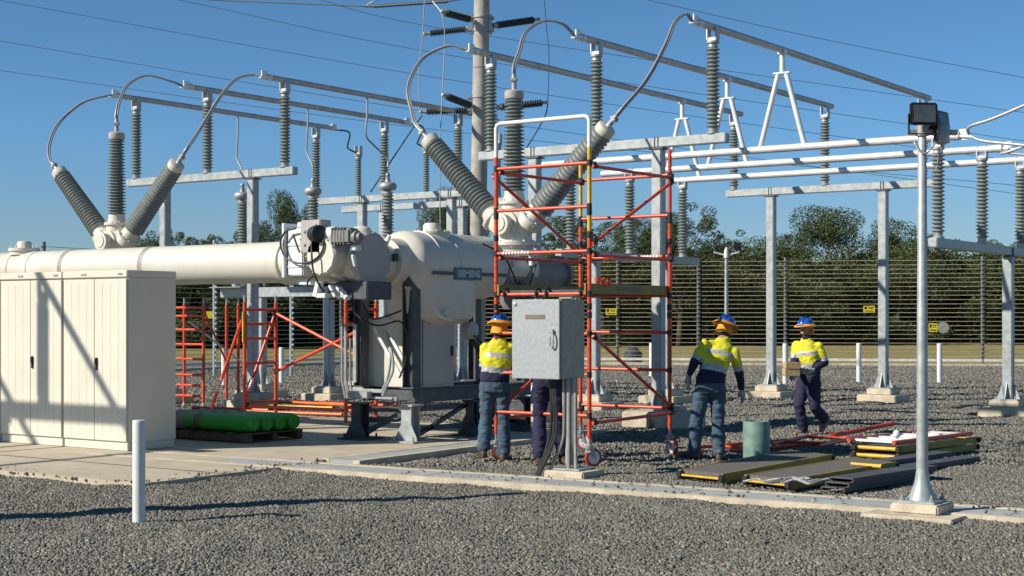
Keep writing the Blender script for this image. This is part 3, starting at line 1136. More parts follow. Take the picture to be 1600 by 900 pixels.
q.lathe((mx(550), YM + .06, mz(540, 371)), (1, 0, 0), [(0, .085), (.05, .085), (.06, .06), (.10, .055)], 18)
for k in range(5):
    q.box((mx(522) + .05 * k, YM + .06, mz(534, 369)), (.012, .225, .215))
q.build('drive_motor', 'motorgrey', br)
q = MB()
q.lathe((mx(494), YM - .05, mz(497, 366)), (1, -.3, 0), [(0, .10), (.10, .115), (.15, .11), (.17, .06)], 16)
q.build('motor', 'black', br)
q = MB()
q.lathe((mx(506), YM + .06, mz(512, 366)), (1, 0, 0), [(0, .10), (.16, .10)], 18)
q.build('bright_collar', 'alu', br)
q = MB()
q.span((mx(462), YM + .02, mz(470, 356)), (mx(480), YM + .2, mz(470, 347)), 0, .01)
q.build('drive_lid', 'white', br)
q = MB()
q.box((mx(548), YM + .1, mz(548, 387)), (.10, .12, .07), 0, None, .01)
q.build('motor_foot', 'white', br)
for (px, py, w, h, a) in ((478, 441, .26, .07, 0), (497, 452, .07, .20, .3), (506, 462, .18, .06, 0), (522, 455, .04, .18, -.6), (536, 458, .035, .22, -.8), (540, 463, .14, .03, 0)):
    q = MB()
    c = on_y(px, py, 14.75)
    q.box(c, (w, .10, h), 0, Matrix.Rotation(a, 3, 'Y'), .006)
    q.build('bracket', 'white', br)
q = MB()
q.span((on_y(512, 450, 14.85).x, 14.85, 1.94), (on_y(573, 450, 14.85).x, 15.35, 2.17), 0, .01)
q.build('cradle', 'darksteel', br)


def frame_leg(x, y, z0, z1, m, par, w=.17):
    """I-section column with its base plate"""
    c = MB()
    c.box((x, y - w / 2, (z0 + z1) / 2), (w, .014, z1 - z0))
    c.box((x, y + w / 2, (z0 + z1) / 2), (w, .014, z1 - z0))
    c.box((x, y, (z0 + z1) / 2), (.014, w - .016, z1 - z0))
    l = c.build('leg', m, par)
    b = MB()
    b.box((x, y, z0 - .012), (w + .28, w + .28, .022))
    b.box((x, y, z1 + .012), (w + .08, w + .08, .022))
    for s in (-1, 1):
        b.prism([(x + s * w / 2, y - w / 2 - .01, z0), (x + s * (w / 2 + .12), y - w / 2 - .01, z0), (x + s * w / 2, y - w / 2 - .01, z0 + .22)], (0, .012, 0))
        for k in (-1, 1):
            b.cyl((x + s * (w / 2 + .08), y + k * (w / 2 + .06), z0), (x + s * (w / 2 + .08), y + k * (w / 2 + .06), z0 + .06), .014, None, 6)
    b.build('base_plate', m, l)


YA, YB_ = 15.93, 18.55
XA, XB = -13.88, -12.99
zs = SLAB + .026
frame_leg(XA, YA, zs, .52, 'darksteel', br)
frame_leg(XB, YA, zs, .52, 'galv', br)  # sunlit leg in pale steel; the others carry the shaded tone
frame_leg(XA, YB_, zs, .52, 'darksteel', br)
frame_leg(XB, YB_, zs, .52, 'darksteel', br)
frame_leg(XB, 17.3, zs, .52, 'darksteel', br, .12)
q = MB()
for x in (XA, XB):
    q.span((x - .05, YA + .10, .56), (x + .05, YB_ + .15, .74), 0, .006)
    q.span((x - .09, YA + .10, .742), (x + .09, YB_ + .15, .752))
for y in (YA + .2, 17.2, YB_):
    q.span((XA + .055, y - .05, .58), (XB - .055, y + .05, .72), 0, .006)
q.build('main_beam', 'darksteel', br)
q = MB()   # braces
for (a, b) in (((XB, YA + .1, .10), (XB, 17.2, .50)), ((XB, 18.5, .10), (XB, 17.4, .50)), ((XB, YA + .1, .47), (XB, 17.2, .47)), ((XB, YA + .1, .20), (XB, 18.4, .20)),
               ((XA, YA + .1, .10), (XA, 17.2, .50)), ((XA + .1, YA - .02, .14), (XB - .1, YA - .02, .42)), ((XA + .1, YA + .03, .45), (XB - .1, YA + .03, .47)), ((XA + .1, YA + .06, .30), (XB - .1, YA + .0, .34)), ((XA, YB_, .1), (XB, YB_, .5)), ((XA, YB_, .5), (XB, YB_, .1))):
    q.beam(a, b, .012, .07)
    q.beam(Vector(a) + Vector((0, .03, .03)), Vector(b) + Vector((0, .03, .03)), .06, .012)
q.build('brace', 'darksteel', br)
for (x, y, zt, w) in ((XB, YA + .02, 2.12, .175), (XA, YA + .02, 2.0, .15), (XA, YB_, 2.1, .15), (XB, YB_, 2.1, .15)):
    q = MB()
    q.box((x - w / 2 + .01, y, (.76 + zt) / 2), (.016, w, zt - .76))
    q.box((x + w / 2 - .01, y, (.76 + zt) / 2), (.016, w, zt - .76))
    q.box((x, y, (.76 + zt) / 2), (w - .03, .016, zt - .76))
    q.box((x, y, .765), (w + .1, w + .1, .02))
    q.prism([(x - w / 2, y - .1, zt), (x + w / 2, y - .1, zt), (x + w / 2 - .06, y - .1, zt + .16), (x - w / 2 + .06, y - .1, zt + .16)], (0, .2, 0))
    q.build('column', 'darksteel', br)
q = MB()   # small gauges and a valve under the vessel
q.lathe((-12.95, 17.12, 1.53), (1, 0, 0), [(0, .12), (.12, .125), (.13, .10)], 20)
q.build('gauge', 'greyvessel', br)
q = MB()
q.lathe((-12.85, 16.38, 1.74), (1, 0, .2), [(0, .03), (.10, .03), (.105, .055), (.14, .055)], 12)
q.build('valve', 'cream', br)
q = MB()
q.tube([(-12.76, 16.16, 1.86), (-12.74, 16.18, 1.78), (-12.72, 16.22, 1.73), (-12.70, 16.38, 1.68), (-12.70, 16.48, 1.67)], .016, 8)
q.build('valve_pipe', 'white', br)
q = MB()   # cable and conduit bundle down the left column
for k, (x, dy) in enumerate(((-14.08, 0), (-14.04, .02), (-13.99, -.02), (-13.95, .02))):
    q = MB()
    q.tube([(x, 15.78 + dy, 1.72 - .1 * k), (x, 15.78 + dy, .86), (x + .03, 15.82, .60)], .017, 8)
    q.build('conduit', 'galv', br)
q = MB()
q.box((-13.86, 15.80, 1.22), (.05, .03, .80))
q.build('cable_ladder', 'galv', br)
for c in ([(-13.30, 15.8, 1.50), (-13.22, 15.78, 1.32), (-13.20, 15.75, 1.05), (-13.26, 15.75, .85), (-13.34, 15.74, .70)], [(-13.22, 15.75, 1.40), (-13.14, 15.73, 1.2), (-13.12, 15.72, 1.0), (-13.20, 15.7, .82), (-13.28, 15.7, .66)]):
    q = MB()
    q.tube(bez(c, 16), .018, 8)
    q.build('conduit', 'galv', br)
for (c, d_) in (((-13.55, 15.72, .72), (.55, .04, .05)), ((-13.45, 15.66, .63), (.75, .03, .03)), ((-13.60, 15.60, .67), (.34, .10, .09)), ((-13.15, 15.7, .62), (.26, .05, .05))):
    q = MB()
    q.box(c, d_, 0, None, .005)
    q.build('fixing_bar', 'galv', br)
q = MB()
mp = lambda px, py, dy=-.08: Vector((on_y(px, py, YM + dy).x, YM + dy, on_y(px, py, YM + dy).z))
blk = [
    [mp(462, 357), mp(446, 362), mp(438, 380), mp(446, 402), mp(465, 411), mp(485, 409), mp(501, 397), mp(506, 380), mp(500, 372)],
    [mp(487, 374), mp(487, 395, -.16), mp(489, 420, -.16), mp(496, 440, -.12), mp(506, 456, -.05)],
    [mp(489, 432, -.12), mp(482, 438), mp(480, 448), mp(484, 455)],
    [mp(458, 366), mp(462, 378), mp(468, 394)],
    [(-13.72, 15.5, 2.0), (-13.62, 15.55, 1.75), (-13.3, 15.6, 1.60), (-13.0, 15.7, 1.66), (-12.93, 15.76, 1.5), (-12.95, 15.78, 1.15), (-13.06, 15.78, .9)],
    [(-13.55, 15.6, 1.9), (-13.4, 15.6, 1.7), (-13.2, 15.65, 1.72), (-13.0, 15.75, 1.8)],
    [(-12.84, 17.35, 2.75), (-12.74, 17.7, 2.6), (-12.72, 17.95, 2.3), (-12.74, 18.15, 2.02), (-12.8, 18.4, 2.1), (-12.78, 18.6, 2.5)],
    [(-12.84, 18.1, 2.05), (-12.78, 18.6, 2.0), (-12.8, 19.1, 2.12), (-12.8, 19.6, 2.2), (-12.8, 19.9, 2.1)],
    [(-12.82, 19.7, 2.1), (-12.8, 19.9, 2.25), (-12.8, 19.95, 2.7)],
    [(-12.80, 17.1, 1.46), (-12.72, 17.35, 1.2), (-12.8, 17.4, .9), (-12.9, 17.25, .80)],
]
for c in blk:
    q = MB()
    q.tube(bez(c, 24), .0125, 8)
    q.build('cable', 'black', br)
for s in (-.03, .03):
    q = MB()
    q.tube([(-12.85, 17.12, 1.42 + s), (-12.85, 17.45, 1.0 + s)], .018, 8)
    q.build('cable', 'black', br)
q = MB()
q.box((-12.84, 18.42, 2.66), (.05, .22, .06), 0, None, .008)
q.box((-12.83, 18.55, 2.58), (.06, .07, .22), 0, None, .008)
q.build('sensor', 'white', br)
q = MB()
q.lathe((-12.88, 18.15, 2.5), (1, 0, 0), [(0, .06), (.05, .06), (.06, .03)], 12)
q.build('gauge', 'white', br)
q = MB()
q.box((TX + .262, 15.55, 2.50), (.03, .08, .10))
q.build('nameplate', 'black', br)

# sloping silver braces in front of the kiosk
kio = thing('control_kiosk', 'cream control kiosk box sitting low on the breaker frame', 'cabinet', (-13.45, 16.5, .755))
q = MB()
q.span((-13.95, 16.12, .756), (-12.97, 16.86, 1.70), 0, .008)
q.build('body', 'cream', kio)
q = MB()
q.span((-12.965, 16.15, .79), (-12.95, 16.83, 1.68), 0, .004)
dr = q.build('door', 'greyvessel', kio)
q = MB()
q.span((-12.948, 16.76, 1.18), (-12.925, 16.80, 1.32), 0, .004)
q.build('handle', 'black', dr)
for (a, b) in ((on_y(585, 513, 15.98), on_y(626, 588, 15.98)), (on_y(611, 527, 15.98), on_y(630, 562, 15.98))):
    q = MB()
    q.beam(a, b, .02, .05)
    q.build('stay_bar', 'alu', kio)

# ------------------------------------------------------------------ long bus duct to the left
bd_ = thing('bus_duct', 'long cream horizontal tube running left behind the cabinets', 'tube', (-19, 15.6, 2.2))
q = MB()
pr = [(0, .28)]
xx0 = -26.5
for xr in (on_y(30, 420, 15.1).x, on_y(60, 420, 15.1).x, on_y(115, 420, 15.1).x, on_y(240, 410, 15.1).x, -14.5):
    d = xr - xx0
    pr += [(d - .05, .28), (d - .045, .288), (d + .045, .288), (d + .05, .28)]
pr.append((12.6, .28))
q.lathe((xx0, YC, ZC), (1, 0, 0), pr, 44)
q.build('tube', 'cream', bd_)
for xr in (on_y(115, 420, 15.1).x, on_y(240, 410, 15.1).x):
    q = MB()
    q.lathe((xr - .03, YC, ZC), (1, 0, 0), [(0, .2885), (.001, .2905), (.059, .2905), (.06, .2885)], 44)
    q.build('seam_band', 'seal', bd_)
q = MB()
VX = on_y(38, 390, 15.1).x
q.lathe((VX, YC, 2.68), (0, 0, 1), [(0, .22), (.06, .22), (.065, .24), (.11, .24), (.115, .12), (.12, .12), (.20, .11), (.22, .09), (.225, .02)], 28)
for k in range(10):
    a = k * math.pi / 5
    q.cyl((VX + .21 * math.cos(a), YC + .21 * math.sin(a), 2.78), (VX + .21 * math.cos(a), YC + .21 * math.sin(a), 2.835), .014, None, 6)
q.build('vent_pot', 'cream', bd_)
for x in (-23.5, -17.2):
    q = MB()
    q.span((x - .06, 14.95, .06), (x + .06, 15.25, 2.18), 0, .01)
    q.span((x - .2, 14.85, .036), (x + .2, 15.35, .058))
    q.span((x - .12, 14.85, 2.14), (x + .12, 15.35, 2.22))
    q.build('support', 'darksteel', bd_)
# rear left breaker tank under the left fan, mostly hidden behind the duct
q = MB()
rb = thing('rear_breaker_tank', 'tank end hidden behind the long cream tube under the left fan', 'circuit breaker', (-22.2, 17.5, 0))
q.lathe((-22.2, 15.9, 2.40), (0, 1, 0), [(0, .20), (.05, .25), (3.6, .25)], 30)
q.build('tank', 'cream', rb)
q = MB()
for x in (-22.75, -21.65):
    for y in (16.6, 18.6):
        q.span((x - .07, y - .07, .04), (x + .07, y + .07, 2.0))
q.span((-22.8, 16.5, 2.0), (-21.6, 18.7, 2.14))
q.build('frame', 'darksteel', rb)

# ------------------------------------------------------------------ cream cabinets at the left
CY, CD, CZ = 12.78, .80, 2.30
xr = [-14.96, -16.22, -17.53, -18.85]
labs = ['rightmost cream cabinet with a diagonal shadow across both doors', 'second cream cabinet from the right, with a broad shadow at its left door', 'third cream cabinet cut by the left edge of the photo']
for i in range(3):
    x1, x0 = xr[i] - .012, xr[i + 1] + .012
    xc = (x0 + x1) / 2
    t = thing('cabinet', labs[i], 'cabinet', (xc, CY + CD / 2, SLAB), 0, 'row of cream control cabinets')
    z0 = SLAB + .004
    q = MB()
    q.span((x0, CY + .02, z0 + .10), (x1, CY + CD, CZ - .09), 0, .006)
    q.build('body', 'cabinet', t)
    q = MB()
    q.span((x0 + .01, CY + .012, z0), (x1 - .01, CY + CD - .02, z0 + .097), 0, .004)
    q.build('plinth', 'cabinet', t)
    q = MB()
    q.span((x0 - .004, CY - .012, CZ - .088), (x1 + .004, CY + CD + .01, CZ), 0, .008)
    q.build('roof', 'cabinet', t)
    for k in range(2):
        a = x0 + .012 + k * (x1 - x0 - .02) / 2
        b = a + (x1 - x0 - .03) / 2
        q = MB()
        q.span((a, CY - .006, z0 + .115), (b - .003, CY + .018, CZ - .105), 0, .004)
        # pressed vertical ribs of the door sheet
        for j in (1, 2, 3):
            q.box((a + (b - a) * j / 4, CY - .0065, (CZ + z0) / 2), (.006, .003, CZ - z0 - .3))
        d = q.build('door', 'cabinet', t)
        if k == 1:
            q = MB()
            q.box((a + .045, CY - .016, 1.12), (.032, .022, .16), 0, None, .006)
            q.box((a + .045, CY - .03, 1.15), (.022, .02, .07), 0, None, .005)
            q.build('handle', 'black', d)
    q = MB()
    q.box((xc - .2, CY - .017, CZ - .045), (.10, .006, .022))
    q.box((x1 - .12, CY - .017, CZ - .045), (.08, .006, .022))
    q.build('label_plate', 'seal', t)

# ------------------------------------------------------------------ galvanised junction box on its post
jb = thing('junction_box', 'galvanised outdoor junction box on a post in front of the scaffold', 'junction box', (-9.15, 13.72, 0))
bx0, bx1, by0, by1, bz0, bz1 = -9.56, -8.93, 13.45, 13.92, 1.055, 1.90
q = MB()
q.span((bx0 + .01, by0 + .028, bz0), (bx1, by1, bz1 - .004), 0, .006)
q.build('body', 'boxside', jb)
q = MB()
q.span((bx0, by0, bz0 - .004), (bx1 - .015, by0 + .025, bz1), 0, .006)
dr = q.build('door', 'boxgalv', jb)
q = MB()
q.lathe((bx1 - .10, by0 - .002, 1.56), (0, -1, 0), [(0, .028), (.02, .028), (.03, .02)], 14)
q.tube(bez([(bx1 - .10, by0 - .02, 1.57), (bx1 - .075, by0 - .035, 1.52), (bx1 - .07, by0 - .035, 1.44), (bx1 - .09, by0 - .03, 1.38), (bx1 - .115, by0 - .03, 1.42), (bx1 - .115, by0 - .03, 1.50)], 18), .009, 8)
q.build('handle', 'castcap', dr)
q = MB()
q.span((bx0 + .18, by0 - .004, 1.69), (bx0 + .43, by0 + .001, 1.735), 0)
np_ = q.build('nameplate', 'brass', dr)
q = MB()
for r_, zz in ((0, 1.722), (1, 1.704)):
    x = bx0 + .21
    while x < bx0 + .40:
        w = RND.uniform(.006, .016)
        q.span((x, by0 - .0055, zz - .004), (x + w, by0 - .0042, zz + .004))
        x += w + .006
q.build('marks', 'seal', np_)
q = MB()
q.span((bx1 - .02, by0 - .003, bz1 + .002), (bx1 + .14, by0 + .08, bz1 + .02), 0, .004)
q.span((bx1 - .06, by1 - .18, bz1), (bx1 + .01, by1 - .12, bz1 + .02), 0, .004)
q.lathe((bx0 + .04, by0 - .004, bz1 - .05), (0, -1, 0), [(0, .022), (.006, .022), (.01, .01)], 12)
q.span((bx1, by0 + .10, 1.20), (bx1 + .006, by0 + .17, 1.27))
q.build('fitting', 'galv', jb)
q = MB()
q.box((-8.97, 13.72, .60), (.10, .10, .93), 0, None, .006)
q.build('post', 'galv', jb)
q = MB()
q.box((-8.96, 13.74, .092), (.36, .34, .016), 0, None, .003)
q.build('base_plate', 'galv', jb)
q = MB()
q.box((-8.92, 13.70, .04), (.50, .44, .08), 0, None, .012)
q.build('footing', 'footing', jb)
for (px, dx, dy, r_) in ((881, -.14, -.10, .019), (889, .01, -.02, .021), (899, .03, -.03, .019)):
    a = on_y(px, 640, 13.66)
    q = MB()
    q.tube(bez([(a.x, 13.66, 1.06), (a.x, 13.66, .60), (a.x + dx * .15, 13.66 + dy * .15, .36), (a.x + dx, 13.66 + dy, .02)], 14), r_, 8)
    q.build('conduit', 'seal', jb)
for k in range(3):
    a = on_y(862 + 3.5 * k, 640, 13.62)
    q = MB()
    q.tube(bez([(a.x - .02, 13.62, 1.06), (a.x + .01, 13.60, .8), (a.x + .02 * math.sin(k), 13.6, .5), (a.x - .03, 13.55, .28), (a.x - .09 - .012 * k, 13.46, .02)], 16), .017, 8)
    q.build('cable', 'black', jb)

# ------------------------------------------------------------------ scaffold towers
SR = .025


def tower(label, x0, x1, y0, y1, base, rungs, top, mode, root=None):
    t = thing('scaffold_tower', label, 'scaffold', ((x0 + x1) / 2, (y0 + y1) / 2, 0), 0, None)
    return t


sx0, sx1, sy0, sy1 = -10.75, -9.43, 14.80, 16.66
sc = tower('tall red wheeled scaffold tower with a white guard rail on top', sx0, sx1, sy0, sy1, 0, 0, 0, 0)
RZ = [.58, 1.05, 1.52, 1.98, 2.47, 2.98, 3.48]


def upright(x, y, segs, par):
    q = MB()
    mats = []
    for (z0, z1, m) in segs:
        if m not in mats:
            mats.append(m)
        q.cyl((x, y, z0), (x, y, z1), SR, None, 14, mats.index(m))
    for z in (.92, 1.72, 1.78, 2.60, 2.86):
        if segs[0][0] < z < segs[-1][1] and 'black' in mats:
            pass
    q.build('leg', mats, par)
    for z in (1.70, 1.80, 2.62, 2.88):
        q = MB()
        q.cyl((x, y, z), (x, y, z + .07), SR * 1.22, None, 14)
        q.build('leg_collar', 'black', par)


upright(sx0, sy0, [(.32, 3.62, 'red'), (3.62, 3.97, 'white')], sc)
upright(sx1, sy0, [(.32, 2.70, 'red'), (2.70, 3.66, 'yellow'), (3.66, 3.97, 'white')], sc)
upright(sx0, sy1, [(.32, 2.9, 'red'), (2.9, 3.68, 'yellow')], sc)
upright(sx1, sy1, [(.32, 3.80, 'red')], sc)
for yy in (sy0, sy1):
    for z in RZ:
        q = MB()
        q.cyl((sx0 + SR, yy, z), (sx1 - SR, yy, z), .021, None, 12)
        r_ = q.build('rung', 'red', sc)
        for x in (sx0, sx1):
            c = MB()
            c.cyl((x, yy, z - .035), (x, yy, z + .035), SR * 1.15, None, 12)
            c.build('rung_sleeve', 'black', r_)
        if (yy == sy0 and abs(z - 2.47) < .01) or (yy == sy1 and abs(z - 2.47) < .01):
            c = MB()
            for k in range(9):
                xa = (sx0 + .10 if yy == sy0 else sx1 - .55) + k * .045
                c.lathe((xa, yy, z), (1, 0, .0), [(0, .0222), (.024, .0222)], 12)
            c.build('white_bands', 'white', r_)
q = MB()   # white guard rail
q.tube([(sx0, sy0, 3.90), (sx0, sy0, 3.96), (sx0 + .015, sy0, 4.0), (sx0 + .06, sy0, 4.02), (sx1 - .06, sy0, 4.02), (sx1 - .015, sy0, 4.0), (sx1, sy0, 3.96), (sx1, sy0, 3.90)], .0255, 12)
q.build('guard_rail', 'white', sc)


def brace(par, a, b, m='red', r=.02, name='brace'):
    q = MB()
    q.cyl(a, b, r, None, 12)
    o = q.build(name, m, par)
    a, b = Vector(a), Vector(b)
    d = (b - a).normalized()
    for p, s in ((a, 1), (b, -1)):
        c = MB()
        c.box(p + d * s * .05, (.075, .06, .05), 0, d.to_track_quat('X', 'Z').to_matrix(), .01)
        c.lathe(p + d * s * .03 + Vector((0, 0, .02)), (0, 0, 1), [(0, .03), (.03, .03), (.035, .014)], 8)
        c.build('clamp', 'black', o)
    return o


for x, sg in ((sx0, 1), (sx1, -1)):
    xi = x + sg * .0 + (.045 if x == sx1 else -.045) * -1
    brace(sc, (x + .045, sy0, 3.44), (x + .045, sy1, 3.44))
    brace(sc, (x + .045, sy0, 2.42), (x + .045, sy1, 2.42))
    brace(sc, (x + .045, sy0, .50), (x + .045, sy1, .52))
brace(sc, (sx1 + .045, sy0, 2.55), (sx1 + .045, sy1, 3.40))
brace(sc, (sx1 + .045, sy0, 1.50), (sx1 + .045, sy1, .58))
brace(sc, (sx0 - .04, sy0, 3.40), (sx0 - .04, sy1, 2.55))
brace(sc, (sx0 + .06, sy0, .62), (sx0 + .06, sy1, 1.50))
q = MB()   # platform with yellow side boards
q.span((sx0 + .08, sy0 + .03, 2.00), (sx1 - .06, sy1 - .03, 2.03))
dk = q.build('platform', 'deck', sc)
for x in (sx0 + .055, sx1 - .035):
    q = MB()
    q.span((x - .012, sy0 - .04, 1.985), (x + .012, sy1 + .04, 2.10))
    q.build('toe_board', 'olive', dk)
q = MB()
q.span((sx1 - .0215, 15.45, 2.02), (sx1 - .0195, 16.0, 2.07))
q.build('board_label', 'brass', dk)
for k, x in enumerate((sx0 + .14, sx0 + .60, sx0 + .74, sx1 - .10)):
    q = MB()
    q.tube([(x, sy0 + .05, 2.03), (x, sy0 + .02, 2.05), (x, sy0 - .03, 2.03), (x, sy0 - .035, 1.98), (x, sy0 - .02, 1.95)], .018, 8)
    q.build('hook', 'black', dk)
q = MB()
for k in range(3):
    q.box((sx1 + .0, sy0 + .18 + .12 * k, 2.14 - .012 * k), (.05, .09, .07), 0, Matrix.Rotation(.3 * k, 3, 'X'), .012)
q.build('red_catch', 'red', dk)


def caster(x, y, z1, par, a):
    q = MB()
    q.cyl((x, y, .20), (x, y, z1), .019, None, 12)
    for k in range(6):
        q.cyl((x, y, z1 - .06 - .02 * k), (x, y, z1 - .05 - .02 * k), .023, None, 12)
    q.lathe((x, y, z1 - .18), (0, 0, 1), [(0, .045), (.03, .045)], 8)
    d = Vector((math.cos(a), math.sin(a), 0))
    n = Vector((-d.y, d.x, 0))
    c = Vector((x, y, .10)) + d * .05
    q.lathe((x, y, .20), (0, 0, 1), [(0, .045), (.04, .05), (.045, .03)], 12)
    for s in (-1, 1):
        q.prism([c + n * s * .034 + Vector((0, 0, -.015)), c + n * s * .034 + d * .02, Vector((x, y, .21)) + n * s * .034 + d * .04, Vector((x, y, .21)) + n * s * .034 - d * .04], n * .005)
    o = q.build('caster', 'castcap', par)
    w = MB()
    for rg in ([(0, .082), (.006, .104), (.042, .104), (.048, .082)], [(.048, .082), (.046, .074)], [(.002, .074), (0, .082)]):
        uu = Vector((0, 0, 1))
        vv_ = n.cross(uu)
        w.rings([[c - n * .024 + n * h_ + (uu * math.cos(2 * math.pi * j / 28) + vv_ * math.sin(2 * math.pi * j / 28)) * r_ for j in range(28)] for (h_, r_) in rg], 0, True, False)
    w.build('tyre', 'wheel', o)
    w = MB()
    w.lathe(c - n * .022, n, [(0, .02), (.001, .076), (.043, .076), (.044, .02)], 20)
    for k in range(5):
        b = Matrix.Rotation(k * 2 * math.pi / 5, 3, n) @ Vector((0, 0, 1))
        w.cyl(c + b * .045 - n * .026, c + b * .045 - n * .022, .014, None, 8)
    w.build('rim', 'alu', o)


caster(sx0, sy0, .34, sc, 1.0)
caster(sx1, sy0, .34, sc, 1.1)
caster(sx0, sy1, .34, sc, .4)
caster(sx1, sy1, .34, sc, -.4)

# small red tower under the duct, with sloping outriggers
t = thing('scaffold_tower', 'low red scaffold with crossed braces and sloping legs under the cream tube', 'scaffold', (-17.1, 18.35, 0))
ax, bxx = -18.22, -16.0
zt = 1.86
for (x, y) in ((ax, 18.02), (ax, 18.75), (bxx, 18.02), (bxx, 18.75)):
    q = MB()
    q.cyl((x, y, .06), (x, y, zt + .1), .030, None, 12)
    q.build('leg', 'red', t)
    q = MB()
    q.cyl((x, y, 0), (x, y, .06), .045, .03, 12)
    q.build('foot', 'castcap', t)
    q = MB()
    q.cyl((x, y, zt + .1), (x, y, zt + .22), .02, None, 10)
    q.build('leg_spigot', 'castcap', t)
for x in (ax, bxx):
    for z in (.30, .95, 1.36, 1.60, 1.84):
        q = MB()
        q.cyl((x, 18.02, z), (x, 18.75, z), .025, None, 12)
        q.build('rung', 'red', t)
for (a, b) in (((ax, 18.70, 1.80), (bxx, 18.70, .95)), ((ax, 18.70, .78), (bxx, 18.70, 1.62)), ((ax, 18.06, .25), (bxx, 18.06, .25)), ((ax, 18.7, .20), (bxx, 18.7, .20))):
    brace(t, a, b, r=.027)
for (a, b) in (((ax - .03, 18.02, 1.74), (ax - .62, 17.80, .05)), ((ax + .0, 18.72, 1.74), (ax - .10, 18.0, .05))):
    a, b = Vector(a), Vector(b)
    o = brace(t, a, b, r=.028, name='sloping_leg')
    q = MB()
    for k in range(6):
        c = a + (b - a) * (.62 + k * .022)
        q.cyl(c, c + (b - a) * .011, .0292, None, 12)
    q.build('white_bands', 'white', o)
q = MB()
q.cyl((ax, 18.02 - .03, 1.30), (ax, 18.02 - .03, 1.80), .02, None, 10)
q.build('yellow_strip', 'yellow', t)

# second red frame just right of the cabinets
t = thing('ladder_tower', 'red ladder frame standing just right of the cream cabinets', 'scaffold', (-21.9, 20.1, 0))
P0, P1 = on_y(288, 600, 20.2), on_y(318, 600, 20.2)
x0_, x1_ = P0.x, P1.x
for y in (20.2, 21.4):
    for x in (x0_ - .55, x0_, x1_) if y < 21 else (x0_ - .1, x1_ - .3):
        q = MB()
        q.cyl((x, y, .1), (x, y, 1.96), .030, None, 12)
        q.build('leg', 'red', t)
        q = MB()
        q.cyl((x, y, 1.96), (x, y, 2.08), .019, None, 10)
        q.build('leg_spigot', 'castcap', t)
        q = MB()
        q.lathe((x, y, 0), (0, 0, 1), [(0, .05), (.05, .05), (.06, .03), (.12, .02)], 10)
        q.build('foot', 'castcap', t)
for z in (.22, .42, .62, .92, 1.20, 1.48, 1.74, 1.90):
    q = MB()
    q.cyl((x0_ - .55, 20.2, z), (x1_, 20.2, z), .026, None, 10)
    q.build('rung', 'red', t)
brace(t, (x1_, 20.2, 1.85), (x0_ - .05, 21.4, .75))
brace(t, (x0_, 20.2, 1.7), (x1_ - .05, 21.4, .75), 'alu')


# ------------------------------------------------------------------ gas cylinders on a pallet
t = thing('pallet', 'dark timber pallet under the green gas cylinders', 'pallet', (-15.3, 15.0, SLAB))
q = MB()
for k in range(7):
    x = -16.35 + k * .285
    q.box((x, 15.0, SLAB + .125), (.13, 1.05, .02))
for y in (14.52, 15.0, 15.48):
    q.span((-16.42, y - .045, SLAB + .022), (-14.58, y + .045, SLAB + .114))
for x in (-16.35, -15.5, -14.65):
    q.box((x, 15.0, SLAB + .011), (.10, 1.05, .02))
q.build('deck', 'palletwood', t)
cyl0 = None
for k in range(4):
    y = 14.62 + .235 * k
    if cyl0 is None:
        cyl0 = thing('gas_cylinder', 'green gas cylinder nearest the camera, with a white and a red label', 'gas cylinder', (-15.5, 14.62, SLAB + .137), 0, 'green gas cylinders lying on the pallet')
        r = .115
        q = MB()
        q.lathe((-16.55, y, SLAB + .137 + r), (1, 0, 0), [(0, .02), (.01, .055), (.05, .09), (.12, r), (1.85, r), (1.93, .108), (1.97, .088), (1.975, .078), (1.955, .074), (1.95, .01)], 26)
        q.build('shell', 'green', cyl0)
        q = MB()
        q.lathe((-16.30, y, SLAB + .137 + r), (1, 0, 0), [(0, r + .001), (.001, r + .002), (.44, r + .002), (.441, r + .001)], 26)
        q.build('white_label', 'seal', cyl0)
        q = MB()
        q.lathe((-15.66, y, SLAB + .137 + r), (1, 0, 0), [(0, r + .001), (.001, r + .002), (.11, r + .002), (.111, r + .001)], 26)
        q.build('red_label', 'brass', cyl0)
    else:
        lb = ['', 'second green gas cylinder from the front', 'third green gas cylinder from the front', 'rearmost green gas cylinder on the pallet'][k]
        dup(cyl0, (-15.5 + .02 * k, y, SLAB + .137), lb)

# ------------------------------------------------------------------ tubes and planks lying about
def lying_tube(a, b, r, m, label, group, bands=False):
    q = MB()
    a, b = Vector(a), Vector(b)
    q.cyl(a, b, r, None, 12)
    d = (b - a)
    for s in (.0, .94):
        q.cyl(a + d * s, a + d * (s + .06), r * 1.12, None, 12)
    return one('scaffold_tube', q, m, label, 'scaffold tube', group)


g = 'orange and yellow tubes lying by the low scaffold'
for (x1, y1, x2, y2, z, m, l) in ((385, 641, 535, 646, .04, 'orange', 'bright orange tube at the front of the pile beside the pallet'),
                                  (385, 636, 520, 640, .09, 'yellow', 'yellow tube lying across the orange pile'),
                                  (395, 631, 560, 640, .13, 'orange', 'orange tube on top of the pile'),
                                  (460, 630, 600, 636, .09, 'red', 'dull red tube at the back of the pile'),
                                  (480, 627, 620, 630, .04, 'orange', 'rearmost orange tube running behind the breaker leg'),
                                  (300, 636, 420, 640, .05, 'red', 'dark red tube lying just right of the cabinets')):
    a, b = on_z(x1, y1, .06), on_z(x2, y2, .06)
    a.z = b.z = z
    lying_tube(a, b, .03, m, l, g)


